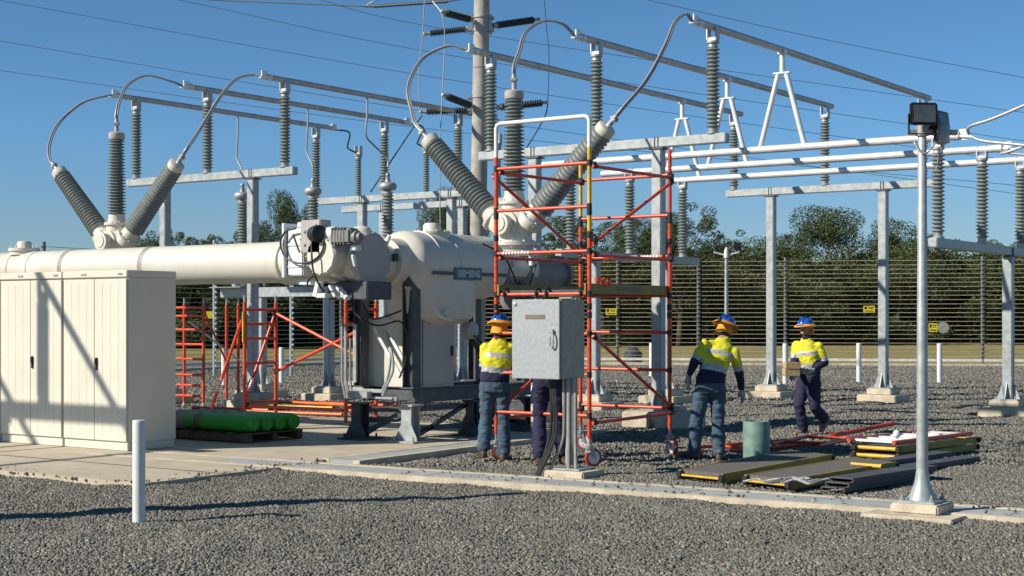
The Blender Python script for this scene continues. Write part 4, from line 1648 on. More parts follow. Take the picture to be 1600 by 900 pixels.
def ladder_frame(label, P, Q, w, m, z, nr, r=.024, group=None, rm=None, wdir=None):
    """a scaffold frame lying flat from P to Q, width w"""
    P, Q = Vector((P[0], P[1], z)), Vector((Q[0], Q[1], z))
    d = (Q - P).normalized()
    n = Vector((-d.y, d.x, 0)) if wdir is None else wdir
    t = thing('flat_scaffold_section', label, 'scaffold frame', (P + Q) / 2, 0, group)
    for s in (0, 1):
        q = MB()
        q.cyl(P + n * w * s, Q + n * w * s, r, None, 12)
        q.build('rail', m, t)
    L = (Q - P).length
    for k in range(nr):
        p = P + d * (L * (k + .5) / nr)
        q = MB()
        if rm:
            q.beam(p, p + n * w, .07, .028)
        else:
            q.cyl(p, p + n * w, r * .85, None, 10)
        q.build('rung', rm or m, t)
    return t


A = on_z(1142, 712); B = on_z(1345, 686)
ladder_frame('red ladder frame lying on the gravel behind the green pipe stub', (A.x, A.y), (A.x + .45, A.y + 1.75), .62, 'red', .06, 2, group='red ladder frames lying on the gravel')
A = on_z(1235, 708)
ladder_frame('red ladder frame lying flat left of the yellow planks', (A.x + .35, A.y + .1), (A.x + .15, A.y + 1.9), .62, 'red', .10, 2, group='red ladder frames lying on the gravel')
A = on_z(1300, 692)
lying_tube(A + Vector((0, 0, .1)), on_z(1395, 684) + Vector((0, 0, .2)), .03, 'red', 'red tube leaning on the yellow stack', g)
# yellow side boards stacked, with the red ladder frame on top
Y0, Y1 = on_z(1352, 719), on_z(1508, 706)
base = on_z(1402, 723)
dV = (on_z(1508, 708) - on_z(1402, 723))
dV.z = 0
dV.normalize()
dN = Vector((-dV.y, dV.x, 0))
P0 = base
for k in range(2):
    t = thing('platform_board', ('bottom', 'top')[k] + ' yellow sided platform of the stack behind the floodlight pole', 'platform', P0 + dV * 1.0 + Vector((0, 0, .09 * k)), 0, 'yellow sided platforms in a stack')
    z = .02 + .09 * k
    W, L = .58, 2.05
    sh = .03 * k
    for s in (0, W):
        q = MB()
        a = P0 + dN * (s + .01 * k) + dV * sh
        q.beam(a + Vector((0, 0, z + .04)), a + dV * L + Vector((0, 0, z + .04)), .03, .078)
        q.build('side_board', 'olive', t)
    q = MB()
    q.beam(P0 + dN * W / 2 + dV * .1 + Vector((0, 0, z + .055)), P0 + dN * W / 2 + dV * (L - .1) + Vector((0, 0, z + .055)), W - .05, .014)
    q.build('deck', 'deck', t)
    for e in (.02, L - .02):
        q = MB()
        a = P0 + dV * (e + sh) + Vector((0, 0, z + .04))
        q.cyl(a + dN * .03, a + dN * (W - .03), .024, None, 12)
        q.build('end_tube', 'yellow', t)
        for s in (-.005, W):
            q = MB()
            q.box(a + dN * s + dV * (-.03 if e < 1 else .03), (.06, .07, .07), 0, dV.to_track_quat('X', 'Z').to_matrix(), .015)
            q.build('end_hook', 'black', t)
a = P0 + dN * .02 - dV * .05
ladder_frame('red framed step ladder with white treads on top of the yellow stack', (a.x, a.y), (a.x + dV.x * 2.0, a.y + dV.y * 2.0), .60, 'red', .235, 7, .026, None, 'white')
q = MB()
c = on_z(1401, 678, .30)
q.ell(c, (.045, .045, .05), 0)
q.lathe(c - Vector((0, 0, .16)), (0, 0, 1), [(0, .02), (.12, .02)], 8)
one('white_knob', q, 'white', 'small white knob standing up behind the yellow stack', 'knob')


def deck_board(label, pts, z, h, edge, top, group):
    """platform whose footprint is a quad on the gravel"""
    p = [Vector((v.x, v.y, z)) for v in pts]
    c = sum(p, Vector()) / 4
    t = thing('platform_board', label, 'platform', (c.x, c.y, z), 0, group)
    q = MB()
    q.prism([v + (c - v) * .03 + Vector((0, 0, h * .55)) for v in p], (0, 0, h * .42))
    q.build('deck', top, t)
    for i in (1, 3):
        a, b = p[i], p[(i + 1) % 4]
        q = MB()
        q.beam(a + Vector((0, 0, h / 2)), b + Vector((0, 0, h / 2)), .03, h)
        q.build('side_board', edge, t)
    for i in (0, 2):
        a, b = p[i], p[(i + 1) % 4]
        q = MB()
        q.cyl(a + Vector((0, 0, h * .45)), b + Vector((0, 0, h * .45)), .014, None, 10)
        q.build('end_tube', 'yellow', t)
        for e in (a, b):
            q = MB()
            q.box(e + Vector((0, 0, h * .5)), (.07, .07, .08), 0, None, .02)
            q.build('end_hook', 'black', t)
    return t


G_ = 'flat platforms lying near the trench'
deck_board('grey platform with yellow edge lying left, nearest the workers', [on_z(1062, 750), on_z(1128, 757), on_z(1300, 724), on_z(1238, 716)], .01, .10, 'olive', 'grit', G_)
deck_board('grey platform with crumpled wrap on its near end', [on_z(1165, 760), on_z(1232, 768), on_z(1400, 738), on_z(1338, 730)], .01, .11, 'olive', 'grit', G_)
q = MB()
c = on_z(1205, 752, .13)
for k in range(7):
    p = c + RT * RND.uniform(-.28, .22) + FW * RND.uniform(-.15, .15)
    q.tube(bez([p, p + RT * .12 + Vector((0, 0, .03)) + FW * RND.uniform(-.1, .1), p + RT * .22 + FW * RND.uniform(-.12, .12), p + RT * .36 + Vector((0, 0, RND.uniform(-.01, .03)))], 12), .011, 6)
one('crumpled_strap', q, 'glove', 'crumpled silver strap lying on the near end of the grey platform', 'strap')
# long grey channel planks, stacked
gd = (on_z(1500, 742) - on_z(1325, 771))
gd.z = 0
gd.normalize()
gn = Vector((-gd.y, gd.x, 0))


def plank(label, P, L, W, z, h, m='deck'):
    t = thing('metal_plank', label, 'plank', P + gd * L / 2 + Vector((0, 0, z)), 0, 'dark grey metal planks in a pile')
    q = MB()
    a = P + gn * W / 2
    q.beam(a + Vector((0, 0, z + h - .006)), a + gd * L + Vector((0, 0, z + h - .006)), W, .012)
    for s in (.005, W - .005):
        b = P + gn * s
        q.beam(b + Vector((0, 0, z + h / 2 - .006)), b + gd * L + Vector((0, 0, z + h / 2 - .006)), .010, h - .013)
    for s in (.02, W - .02):
        b = P + gn * s
        q.beam(b + Vector((0, 0, z + .004)), b + gd * L + Vector((0, 0, z + .004)), .028, .006)
    q.build('channel', m, t)
    return t


pb = on_z(1325, 772)
for k in range(3):
    plank(('bottom', 'middle', 'top')[k] + ' plank of the short near pile', pb + gd * (.05 * k) + gn * (.04 - .02 * k), 1.75, .26, .012 + .045 * k, .042)
pb2 = on_z(1285, 752)
for k in range(2):
    plank(('lower', 'upper')[k] + ' long dark plank of the rear pile reaching past the floodlight pole', pb2 + gd * (.25 * k) - gn * (.0 - .02 * k), 2.75, .22, .012 + .052 * k, .048)
plank('long dark plank lying rightmost beside the rear pile', pb2 + gd * .9 - gn * .27, 2.2, .22, .012, .055)
a, b = on_z(1331, 725, .12), on_z(1378, 729, .12)
lying_tube(a, b, .022, 'yellow', 'short pale yellow tube lying in front of the yellow stack', g)

# green pipe stub
c = on_z(1182, 723)
t = thing('pipe_stub', 'green grey pipe stub standing on the gravel beside the bending worker', 'pipe', (c.x, c.y, 0))
q = MB()
r = .157
q.lathe((c.x, c.y, -.02), (0, 0, 1), [(0, r), (.50, r), (.51, r - .004), (.51, r - .022), (.05, r - .022)], 36, 0, True)
q.build('wall', 'greenpipe', t)

# concrete offcut blocks behind the scaffold wheel
c = on_z(1003, 670)
q = MB()
q.box((c.x - .15, c.y + .25, .13), (.46, .5, .26), 0, Matrix.Rotation(.1, 3, 'Z'), .02)
one('concrete_block', q, 'footing', 'pale concrete block lying behind the junction box tower', 'concrete block')
c = on_z(1052, 672)
q = MB()
q.box((c.x, c.y + .2, .14), (.70, .42, .28), 0, Matrix.Rotation(.1, 3, 'Z'), .03)
q.box((c.x - .1, c.y + .2, .31), (.35, .22, .08), 0, None, .02)
one('concrete_block', q, 'footing', 'wider concrete block behind the right scaffold wheel', 'concrete block')

# ------------------------------------------------------------------ floodlight pole
c = on_z(1441, 805)
lx, ly = c.x, c.y
t = thing('floodlight_pole', 'galvanised pole with two black floodlights in the right foreground', 'floodlight', (lx, ly, 0))
q = MB()
q.lathe((lx, ly, .135), (0, 0, 1), [(0, .125), (.02, .12), (.07, .095), (.14, .070), (.20, .058), (.26, .050), (.27, .050), (3.34, .036), (3.35, .03)], 28)
q.build('pole', 'galv', t)
q = MB()
q.box((lx, ly, .125), (.32, .32, .02))
for s in (-1, 1):
    for k in (-1, 1):
        q.cyl((lx + s * .13, ly + k * .13, .08), (lx + s * .13, ly + k * .13, .19), .012, None, 8)
        q.cyl((lx + s * .13, ly + k * .13, .136), (lx + s * .13, ly + k * .13, .155), .022, None, 6)
q.build('base_plate', 'galv', t)
q = MB()
q.box((lx, ly, .0), (.80, .80, .06), 0, None, .010)
q.box((lx, ly, .071), (.42, .42, .086), 0, None, .014)
q.build('footing', 'footing', t)


def flood(par, c, yaw, tilt, s=1.0):
    R = Matrix.Rotation(yaw, 3, 'Z') @ Matrix.Rotation(tilt, 3, 'X')
    q = MB()   # housing, front faces -y locally
    q.box(c, (.24 * s, .05 * s, .19 * s), 0, R, .012)
    q.box(c + R @ Vector((0, .05, 0)), (.17 * s, .07, .14 * s), 0, R, .02)
    for k in range(5):
        q.box(c + R @ Vector((-.06 + .03 * k, .095, 0)), (.006, .03, .12 * s), 0, R)
    o = q.build('lamp_housing', 'black', par)
    q = MB()
    q.box(c + R @ Vector((0, -.027, 0)), (.19 * s, .006, .145 * s), 0, R)
    q.build('lamp_glass', 'glass', o)
    q = MB()
    for s_ in (-1, 1):
        q.beam(c + R @ Vector((s_ * .132, 0, 0)), c + Vector((math.cos(yaw) * s_ * .132, math.sin(yaw) * s_ * .132, -.17)), .008, .03)
    q.beam(c + Vector((-math.cos(yaw) * .136, -math.sin(yaw) * .136, -.17)), c + Vector((math.cos(yaw) * .136, math.sin(yaw) * .136, -.17)), .03, .008)
    q.build('yoke', 'black', o)


vyaw = YAW
flood(t, at_d(1443, 178, 13.0), vyaw + .15, -.02)
flood(t, at_d(1471, 190, 13.25), vyaw + .85, -.12, .95)
q = MB()
top = Vector((lx, ly, 3.36))
q.lathe((lx, ly, 3.27), (0, 0, 1), [(0, .055), (.08, .055), (.085, .045), (.12, .045)], 16)
q.beam(Vector((lx, ly, 3.30)) - RT * .12, Vector((lx, ly, 3.30)) + RT * .30, .05, .045)
q.lathe(Vector((lx, ly, 3.20)) + RT * .17, (0, 0, 1), [(0, .04), (.02, .06), (.12, .07), (.16, .05)], 14)
q.build('bracket', 'castcap', t)
q = MB()
q.tube(bez([Vector((lx, ly, 3.22)) - RT * .07, Vector((lx, ly, 3.13)) - RT * .03 - FW * .05, Vector((lx, ly, 3.12)) + RT * .03 - FW * .05, Vector((lx, ly, 3.2)) + RT * .10 - FW * .02, Vector((lx, ly, 3.28)) + RT * .17], 14), .008, 6)
q.tube(bez([Vector((lx, ly, 3.2)) + RT * .17, Vector((lx, ly, 3.05)) + RT * .14, Vector((lx, ly, 2.98)) + RT * .12], 8), .010, 6)
q.build('lead', 'glove', t)

# ------------------------------------------------------------------ bollards
bo = thing('bollard', 'white marker post in the left foreground in front of the cabinets', 'bollard', (0, 0, 0), 0, 'white marker posts')
q = MB()
q.lathe((0, 0, -.08), (0, 0, 1), [(0, .053), (.90, .053), (.918, .053), (.925, .049), (.925, .004)], 24)
q.build('tube', 'white', bo, local=True)
c = on_z(217, 814)
bo.location = (c.x, c.y, 0)
for (px, py, sc_, l) in ((350, 601, 1.1, 'white marker post left of the sloping scaffold legs'), (440, 598, 1.1, 'white marker post behind the crossed red braces'), (1018, 588, 1.15, 'white marker post seen through the lower bay of the scaffold tower'),
                         (1227, 602, 1.25, 'white marker post behind the walking worker'), (1342, 597, 1.22, 'white marker post left of the far gantry post'), (1468, 598, 1.22, 'white marker post just right of the floodlight pole')):
    c = on_z(px, py)
    dup(bo, (c.x, c.y, 0), l, None, (1.25, 1.25, sc_))

# ------------------------------------------------------------------ fence
def fence(label, A, B, posts, h=3.78, nw=23):
    t = thing('wire_fence', label, 'fence', A, 0, 'tall wire security fence')
    d = (B - A)
    L = d.length
    d.normalize()
    q = MB()
    for k in range(nw):
        z = .34 + (h - .36) * k / (nw - 1)
        off = FW * -.03
        q.beam(A + Vector((0, 0, z)) + off, B + Vector((0, 0, z)) + off, .012, .017)
    q.build('wires', 'fencewire', t)
    for s in posts:
        p = A + d * s
        c = MB()
        c.cyl(p + Vector((0, 0, -.05)), p + Vector((0, 0, h + .12)), .055, None, 8)
        for k in range(nw):
            z = .34 + (h - .36) * k / (nw - 1)
            c.beam(p + FW * -.06 - d * .06 + Vector((0, 0, z - .04)), p + FW * -.06 + d * .06 + Vector((0, 0, z + .05)), .03, .03)
        c.build('fence_post', 'fencepost', t)
    c = MB()
    c.beam(A + Vector((0, 0, .20)), B + Vector((0, 0, .20)), .09, .09)
    c.build('bottom_rail', 'rail', t)
    c = MB()
    c.beam(A + Vector((0, 0, .02)), B + Vector((0, 0, .02)), .26, .12)
    c.build('kerb', 'footing', t)


fv = (FC - FB).normalized()
fl = (FC - FB).length


def along(px):
    """distance along the rear fence seen at photo column px"""
    r = ray(px, 500)
    # solve FB + fv*s = r*t
    det = fv.x * -r.y + r.x * fv.y
    return ((-FB.x) * -r.y + r.x * (-FB.y)) / det


fence('tall wire fence with many horizontal strands across the back of the yard', FB, FC, [.1] + [along(p) for p in (812, 965, 1091, 1227, 1383, 1535, 1690)])
fence('wire fence running along the left side of the yard', FA, FB + Vector((-.2, -.1, 0)), [.1, 5.2, 10.4, 15.0])


def fence_sign(px, py, w, h, label, round_=False):
    s = along(px)
    p = FB + fv * s + FW * -.12
    dist = p.dot(FW)
    p = at_d(px, py, dist)
    t = thing('warning_sign', label, 'sign', (p.x, p.y, p.z - h / 2), 0, 'small signs on the wire fence')
    q = MB()
    a = Matrix.Rotation(math.atan2(fv.y, fv.x), 3, 'Z')
    if round_:
        n = a @ Vector((0, -1, 0))
        q.lathe(p, n, [(0, w / 2), (.02, w / 2)], 24)
        q.build('plate', 'seal', t)
    else:
        q.box(p, (w, .02, h), 0, a)
        pl = q.build('plate', 'sign', t)
        q = MB()
        for (dx, dz, ww, hh) in ((-.13, .05, .09, .10), (.06, .07, .20, .025), (.06, .02, .16, .025), (0, -.07, .30, .03)):
            q.box(p + a @ Vector((dx * w / .42, -.014, dz * h / .25)), (ww * w / .42, .004, hh * h / .25), 0, a)
        q.build('marks', 'black', pl)


fence_sign(955, 487, .40, .24, 'yellow sign on the fence seen through the scaffold tower')
fence_sign(1358, 483, .40, .24, 'yellow sign on the fence left of the far gantry post')
fence_sign(1458, 512, .30, .30, 'square yellow sign right behind the floodlight pole')
fence_sign(1474, 512, .40, .40, 'round grey plate beside the square yellow sign', True)
q = MB()
p = on_z(326, 492, 1.75) if False else at_d(326, 492, 46.5)
q.box(p, (.34, .02, .22), 0, Matrix.Rotation(YAW, 3, 'Z'))
one('warning_sign', q, 'sign', 'small yellow sign just right of the red ladder frame', 'sign', 'small signs on the wire fence')
# the two slim lattice poles seen behind the small scaffold
for px, l in ((335, 'slim pale fence mast left of the sloping scaffold legs'), (455, 'slim pale fence mast behind the crossed red braces')):
    b = at_d(px, 560, 45)
    b.z = 0
    q = MB()
    q.cyl(b, b + Vector((0, 0, 4.0)), .05, None, 8)
    for k in range(24):
        q.box(b + Vector((.07, 0, .3 + k * .155)), (.07, .05, .05))
    one('fence_mast', q, 'galv', l, 'mast', 'slim fence masts')
# small dark drum by the fence
c = on_z(989, 566)
q = MB()
q.lathe((c.x, c.y, 0), (0, 0, 1), [(0, .36), (.35, .36), (.42, .30), (.55, .18), (.6, .04)], 20)
one('drum', q, 'darksteel', 'small dark drum by the fence seen under the scaffold', 'drum')

# far floodlight mast inside the yard
t = thing('floodlight_mast', 'distant slim mast with a crossarm and small floodlight above the stooping worker', 'floodlight', tuple(on_z(1135, 578)), 0)
b = on_z(1135, 578)
q = MB()
dB = b.dot(FW)
ztop = at_d(1135, 398, dB).z
q.cyl((b.x, b.y, 0), (b.x, b.y, ztop), .075, .055, 12)
q.build('pole', 'galv', t)
q = MB()
pt = Vector((b.x, b.y, ztop))
q.tube(bez([pt - RT * .42 + Vector((0, 0, .08)), pt - RT * .1, pt + RT * .1, pt + RT * .42 + Vector((0, 0, .08))], 10), .035, 6)
q.lathe(pt + Vector((0, 0, -.1)), (0, 0, 1), [(0, .09), (.25, .07), (.35, .02)], 10)
q.build('crossarm', 'rail', t)
q = MB()
q.box(pt + RT * .36 + Vector((0, 0, .28)), (.24, .12, .26), 0, Matrix.Rotation(YAW, 3, 'Z'), .02)
q.build('lamp_housing', 'black', t)

# ------------------------------------------------------------------ concrete pole with its side insulators
b = at_d(743, 620, 33.0)
pb_ = Vector((b.x, b.y, 0))
tt = at_d(755, -140, 33.0)
cp = thing('concrete_pole', 'tall concrete pole with black side insulators behind the breaker', 'utility pole', pb_, 0)
q = MB()
q.cyl(pb_ - Vector((0, 0, .2)), tt, .185, .165, 26)
q.build('shaft', 'pole', cp)
pp = lambda py: pb_ + (tt - pb_) * ((at_d(750, py, 33).z) / tt.z)
q = MB()
for py in (106, 350):
    c = pp(py)
    q.cyl(c - Vector((0, 0, .012)), c + Vector((0, 0, .012)), .180, None, 26)
q.build('joint_ring', 'seal', cp)
for (y0_, tip, bs) in ((32, (690, 18, 32.0), (735, 30, 32.85)), (46, (663, 53, 33.0), (731, 45, 33.0)), (38, (842, 30, 33.4), (772, 40, 33.0)), (160, (692, 148, 32.0), (736, 165, 32.85)), (172, (657, 175, 33.0), (735, 172, 33.0)), (165, (855, 160, 33.4), (778, 168, 33.0))):
    a, e = at_d(*bs), at_d(*tip)
    d = (e - a)
    L = d.length
    d.normalize()
    q = MB()
    q.lathe(a + d * .06, d, shed_profile(L - .18, .05, .082, 17), 14)
    o = q.build('side_insulator', 'polymer', cp)
    q = MB()
    q.lathe(a - d * .02, d, [(0, .06), (.09, .06)], 10)
    q.build('end_fitting', 'castcap', o)
    q = MB()
    q.lathe(e - d * .12, d, [(0, .04), (.08, .03), (.12, .05), (.15, .02)], 10)
    q.build('end_fitting', 'castcap', o)
for py in (38, 163):
    c = pp(py)
    q = MB()
    for s in (-1, 1):
        q.box(c + RT * s * .205, (.05, .14, .42), 0, Matrix.Rotation(YAW, 3, 'Z'), .008)
        for k in (-.13, .13):
            q.box(c + RT * s * .245 + Vector((0, 0, k)), (.07, .16, .05), 0, Matrix.Rotation(YAW, 3, 'Z'), .008)
    q.lathe(c - Vector((0, 0, .16)), (0, 0, 1), [(0, .192), (.03, .192)], 24)
    q.lathe(c + Vector((0, 0, .13)), (0, 0, 1), [(0, .192), (.03, .192)], 24)
    q.build('mounting_bracket', 'castcap', cp)

# droppers and lines
gw = 'thin droppers beside the concrete pole'
wire('left dropper wire hanging from the top side insulator', [at_d(664, -10, 33), at_d(660, 53, 33), at_d(655, 110, 33), at_d(656, 175, 33)], .011, 'cable', group=gw)
wire('right dropper wire running down past both leaning side insulators', [at_d(676, 2, 32.2), at_d(690, 22, 32), at_d(695, 60, 32), at_d(691, 148, 32), at_d(687, 240, 32), at_d(688, 350, 32)], .012, 'cable', group=gw)
wire('dropper wire bowing right of the concrete pole', [at_d(850, -10, 33.4), at_d(853, 32, 33.4), at_d(858, 90, 33.4), at_d(856, 160, 33.4)], .010, 'cable', group=gw)
wire('dark slack wire leaving the lower right side insulator', [at_d(856, 162, 33.4), at_d(850, 185, 33.8), at_d(820, 235, 34.5), at_d(790, 272, 35)], .014, 'cabledark', group=gw)
wire('dark stay wire slanting down left of the tilted bushing', [at_d(660, 180, 34), at_d(640, 208, 34), at_d(579, 300, 35)], .016, 'cabledark', group=gw)
gl_ = 'thin overhead lines crossing the sky'
LN = [((-60, -10), (736, 128), (1700, 268), 'overhead line entering at the top left corner'),
      ((-60, 54), (736, 183), (1700, 318), 'second overhead line from the top at the left edge'),
      ((-60, 102), (736, 207), (1700, 300), 'lowest overhead line at the left edge'),
      ((280, 0), (736, 90), (1700, 235), 'overhead line leaving the top edge above the left bushings'),
      ((470, -8), (736, 50), (1700, 190), 'overhead line leaving the top edge left of the pole'),
      ((960, -12), (1300, 62), (1700, 140), 'overhead line at the top right of the sky')]
for (a, b_, c, l) in LN:
    wire(l, [at_d(a[0], a[1], 60), at_d(b_[0], b_[1] + 2, 60), at_d(c[0], c[1], 60)], .011, 'wire', 'power line', gl_, 24, 6, 'overhead_line')
q = MB()
q.tube([at_d(240, -14, 40), at_d(330, 0, 39), at_d(575, 10, 36)], .017, 6)
a, e = at_d(585, 10, 35.8), at_d(700, 2, 34)
q.lathe(a, e - a, shed_profile((e - a).length, .022, .042, 34), 10)
q.tube([at_d(570, 10, 36), at_d(585, 10, 35.8)], .03, 6)
q.tube([e, at_d(745, -6, 33.3)], .02, 6)
one('strain_conductor', q, 'polymer', 'thick conductor with a ribbed strain insulator along the top edge left of the pole', 'power line')
wire('light loop of wire hooked on the strain insulator end', [at_d(570, 10, 36), at_d(582, 3, 35.9), at_d(600, -3, 35.8), at_d(640, -8, 35)], .014, 'cable', group=gw)

# ------------------------------------------------------------------ trees
def leaves(nl, blobs, size, seed):
    rng = np.random.default_rng(seed)
    w = np.array([b[3] ** 2 for b in blobs])
    w = w / w.sum()
    k = rng.choice(len(blobs), nl, p=w)
    bl = np.array([(b[0], b[1], b[2], b[3], b[4]) for b in blobs])[k]
    v = rng.normal(size=(nl, 3))
    v /= np.linalg.norm(v, axis=1)[:, None]
    rr = rng.uniform(.45, 1.0, nl) ** .6
    c = bl[:, :3] + v * (rr * bl[:, 3])[:, None] * np.stack([np.ones(nl), np.ones(nl), bl[:, 4]], 1)
    a = rng.normal(size=(nl, 3)); a /= np.linalg.norm(a, axis=1)[:, None]
    b = rng.normal(size=(nl, 3)); b -= a * (a * b).sum(1)[:, None]; b /= np.linalg.norm(b, axis=1)[:, None]
    s = size * rng.uniform(.5, 1.3, nl)
    a = a * s[:, None]; b = b * (s * rng.uniform(.35, .7, nl))[:, None]
    P = np.stack([c - a, c - a * .1 - b, c + a, c + a * .1 + b], 1)
    return P.reshape(-1, 3)


def tree_kind(name, H, W, seed, kind, low, dens, leaf, size, label):
    """H height, W half width; low = height where the crown starts (share of H)"""
    r = random.Random(seed)
    t = thing(name, label, 'tree', (0, 0, 0), 0, 'trees beyond the fence')
    q = MB()
    blobs = []
    top = Vector((r.uniform(-.4, .4), r.uniform(-.4, .4), H * .72))
    q.tube(bez([(0, 0, -.2), (r.uniform(-.2, .2), r.uniform(-.2, .2), H * .3), top * .8 + Vector((0, 0, .1)), top], 10), [.20 * H / 9 * (1 - .75 * i / 10) for i in range(len(bez([(0, 0, 0)] * 4, 10)))], 7)
    nb = 13 if kind == 'gum' else 12
    for i in range(nb):
        h = low + (1 - low) * (i + .5) / nb
        a = r.uniform(0, 6.28)
        prof = math.sin(math.pi * min(1, (1 - (h - low) / (1 - low)) * .72 + .22))
        R = W * prof * r.uniform(.55, 1.0)
        e = Vector((math.cos(a) * R, math.sin(a) * R, H * h * r.uniform(.9, 1.0)))
        s = top * min(1, h * .75)
        q.tube(bez([s, (s + e) / 2 + Vector((0, 0, -.2)), e], 6), [.07 * H / 9, .05 * H / 9, .045 * H / 9, .035 * H / 9, .03 * H / 9, .02 * H / 9, .015][:len(bez([s, (s + e) / 2, e], 6))], 5)
        n = r.randint(6, 9) if kind == 'gum' else r.randint(4, 6)
        for k in range(n):
            o = Vector((r.gauss(0, .5), r.gauss(0, .5), r.gauss(0, .30))) * W * (.5 if kind == 'gum' else .42)
            rad = W * r.uniform(.09, .22) * (1.0 if kind == 'gum' else 1.6)
            blobs.append((e.x + o.x, e.y + o.y, max(rad * .5, e.z + o.z), rad, .72 if kind == 'gum' else .85))
    blobs.append((top.x, top.y, H * .93, W * .28, .7))
    q.build('trunk', 'bark', t, local=True)
    P = leaves(dens, blobs, size, seed)
    n = len(P) // 4
    me = bpy.data.meshes.new('crown')
    me.vertices.add(n * 4)
    me.vertices.foreach_set('co', P.reshape(-1).astype(np.float32))
    me.loops.add(n * 4)
    me.loops.foreach_set('vertex_index', np.arange(n * 4, dtype=np.int32))
    me.polygons.add(n)
    me.polygons.foreach_set('loop_start', (np.arange(n) * 4).astype(np.int32))
    me.update(calc_edges=True)
    me.materials.append(LEAF[leaf])
    o = bpy.data.objects.new('crown', me)
    COL.objects.link(o)
    o.parent = t
    return t


protos = {
    'oak': tree_kind('spreading_tree', 10, 5.6, 83, 'bush', .10, 70000, 0, .080, 'x'),
    'gumA': tree_kind('eucalypt_tree', 10, 4.2, 11, 'bush', .18, 42000, 0, .085, 'x'),
    'gumB': tree_kind('eucalypt_tree', 10, 3.6, 23, 'gum', .42, 20000, 1, .075, 'x'),
    'gumC': tree_kind('eucalypt_tree', 10, 3.2, 37, 'gum', .25, 24000, 2, .072, 'x'),
    'bush': tree_kind('bushy_tree', 7, 3.6, 41, 'bush', .02, 26000, 0, .085, 'x'),
    'bushB': tree_kind('bushy_tree', 7, 3.2, 53, 'bush', .02, 26000, 1, .085, 'x'),
    'bushC': tree_kind('bushy_tree', 7, 3.4, 67, 'bush', .02, 24000, 2, .085, 'x'),
}
used = {}
# (photo column, distance, top row in the photo, kind, stretch, label)
TR = [
    (1312, 112, 342, 'oak', .95, 'biggest round crowned gum tree between the two posts of the far gantry'),
    (1385, 118, 384, 'gumC', 1.0, 'gum tree right behind the right post of the far gantry'),
    (1255, 116, 396, 'bushB', 1.3, 'dark tree left of the biggest gum'),
    (1180, 112, 396, 'bush', 1.3, 'bushy tree behind the left post of the far gantry'),
    (1112, 110, 388, 'gumB', 1.0, 'thin crowned gum left of the distant floodlight mast'),
    (1060, 98, 342, 'gumB', .85, 'tall thin crowned gum right of the scaffold tower'),
    (1000, 100, 356, 'oak', .6, 'gum tree seen through the upper right scaffold bay'),
    (945, 102, 356, 'gumB', 1.0, 'gum tree behind the near right scaffold leg'),
    (885, 104, 356, 'gumC', .8, 'gum tree seen inside the scaffold tower'),
    (700, 92, 322, 'oak', .30, 'gum tree just left of the concrete pole'),
    (735, 96, 350, 'gumA', .7, 'low gum tree hidden by the concrete pole'),
    (440, 96, 322, 'oak', .34, 'gum tree above the cable looped mechanism'),
    (405, 99, 362, 'gumB', .6, 'small gum tree behind the left gantry post'),
    (345, 102, 378, 'gumB', .7, 'low wispy gum tree between the left gantry posts'),
    (255, 100, 374, 'gumB', .7, 'low wispy gum tree just right of the left bushing fan'),
    (300, 104, 378, 'gumC', .6, 'low gum tree showing its top above the long tube'),
    (1440, 116, 402, 'bushC', 1.35, 'yellow green tree behind the floodlight pole'),
    (1495, 112, 398, 'bush', 1.2, 'tree behind the square yellow sign'),
    (1450, 120, 375, 'gumB', .7, 'thin gum top just left of the floodlight pole'),
    (1548, 108, 402, 'bushB', 1.3, 'dark tree behind the low right gantry'),
    (1590, 106, 384, 'gumC', .9, 'gum tree at the right edge of the photo'),
    (1640, 110, 396, 'bush', 1.3, 'tree just outside the right edge'),
    (1040, 106, 410, 'bushC', 1.3, 'yellow green tree behind the upper fence wires, right of the scaffold'),
    (1120, 104, 412, 'bushC', 1.2, 'yellow green tree behind the distant floodlight mast'),
    (960, 104, 412, 'bushC', 1.3, 'yellow green tree behind the scaffold tower'),
    (890, 108, 408, 'bush', 1.3, 'bushy tree behind the dark cylinder in the scaffold'),
    (820, 108, 405, 'bushB', 1.3, 'dark tree hidden behind the cream hub'),
    (760, 106, 402, 'bush', 1.2, 'bushy tree behind the concrete pole'),
    (570, 100, 420, 'bushB', 1.3, 'dark tree under the breaker tank'),
    (500, 98, 405, 'bush', 1.3, 'bushy tree right of the crossed braces'),
    (430, 96, 402, 'bushB', 1.4, 'dark tree behind the crossed red braces'),
    (360, 94, 402, 'bush', 1.4, 'bushy tree behind the sloping scaffold legs'),
    (295, 92, 402, 'bushB', 1.3, 'dark tree behind the red ladder frame'),
    (220, 96, 404, 'bush', 1.3, 'tree hidden behind the cream cabinets'),
    (640, 102, 410, 'bush', 1.3, 'bushy tree hidden behind the big cream tank'),
    (1330, 106, 428, 'bushB', 1.4, 'dark bush under the biggest gum'),
    (1400, 105, 430, 'bushB', 1.4, 'dark bush left of the floodlight pole'),
    (1250, 104, 440, 'bush', 1.3, 'bush behind the walking worker'),
]
Hs = {'oak': 10, 'gumA': 10, 'gumB': 10, 'gumC': 10, 'bush': 7, 'bushB': 7, 'bushC': 7}
for i, (px, d, py, k, st, l) in enumerate(TR):
    base = at_d(px, 500, d)
    base.z = -.1
    H = (HORY - py) / FPX * d + CAMH + .1
    s = H / Hs[k] * (1.04 if 'bush' in k else 1.06)
    root = protos[k]
    w = s * st * (1.35 if 'bush' in k else 1.2)
    if k not in used:
        used[k] = 1
        root.location = base
        root.rotation_euler = (0, 0, i * 1.3)
        root.scale = (w, w, s)
        root['label'] = l
    else:
        dup(root, base, l, i * 1.7, (w, w, s))
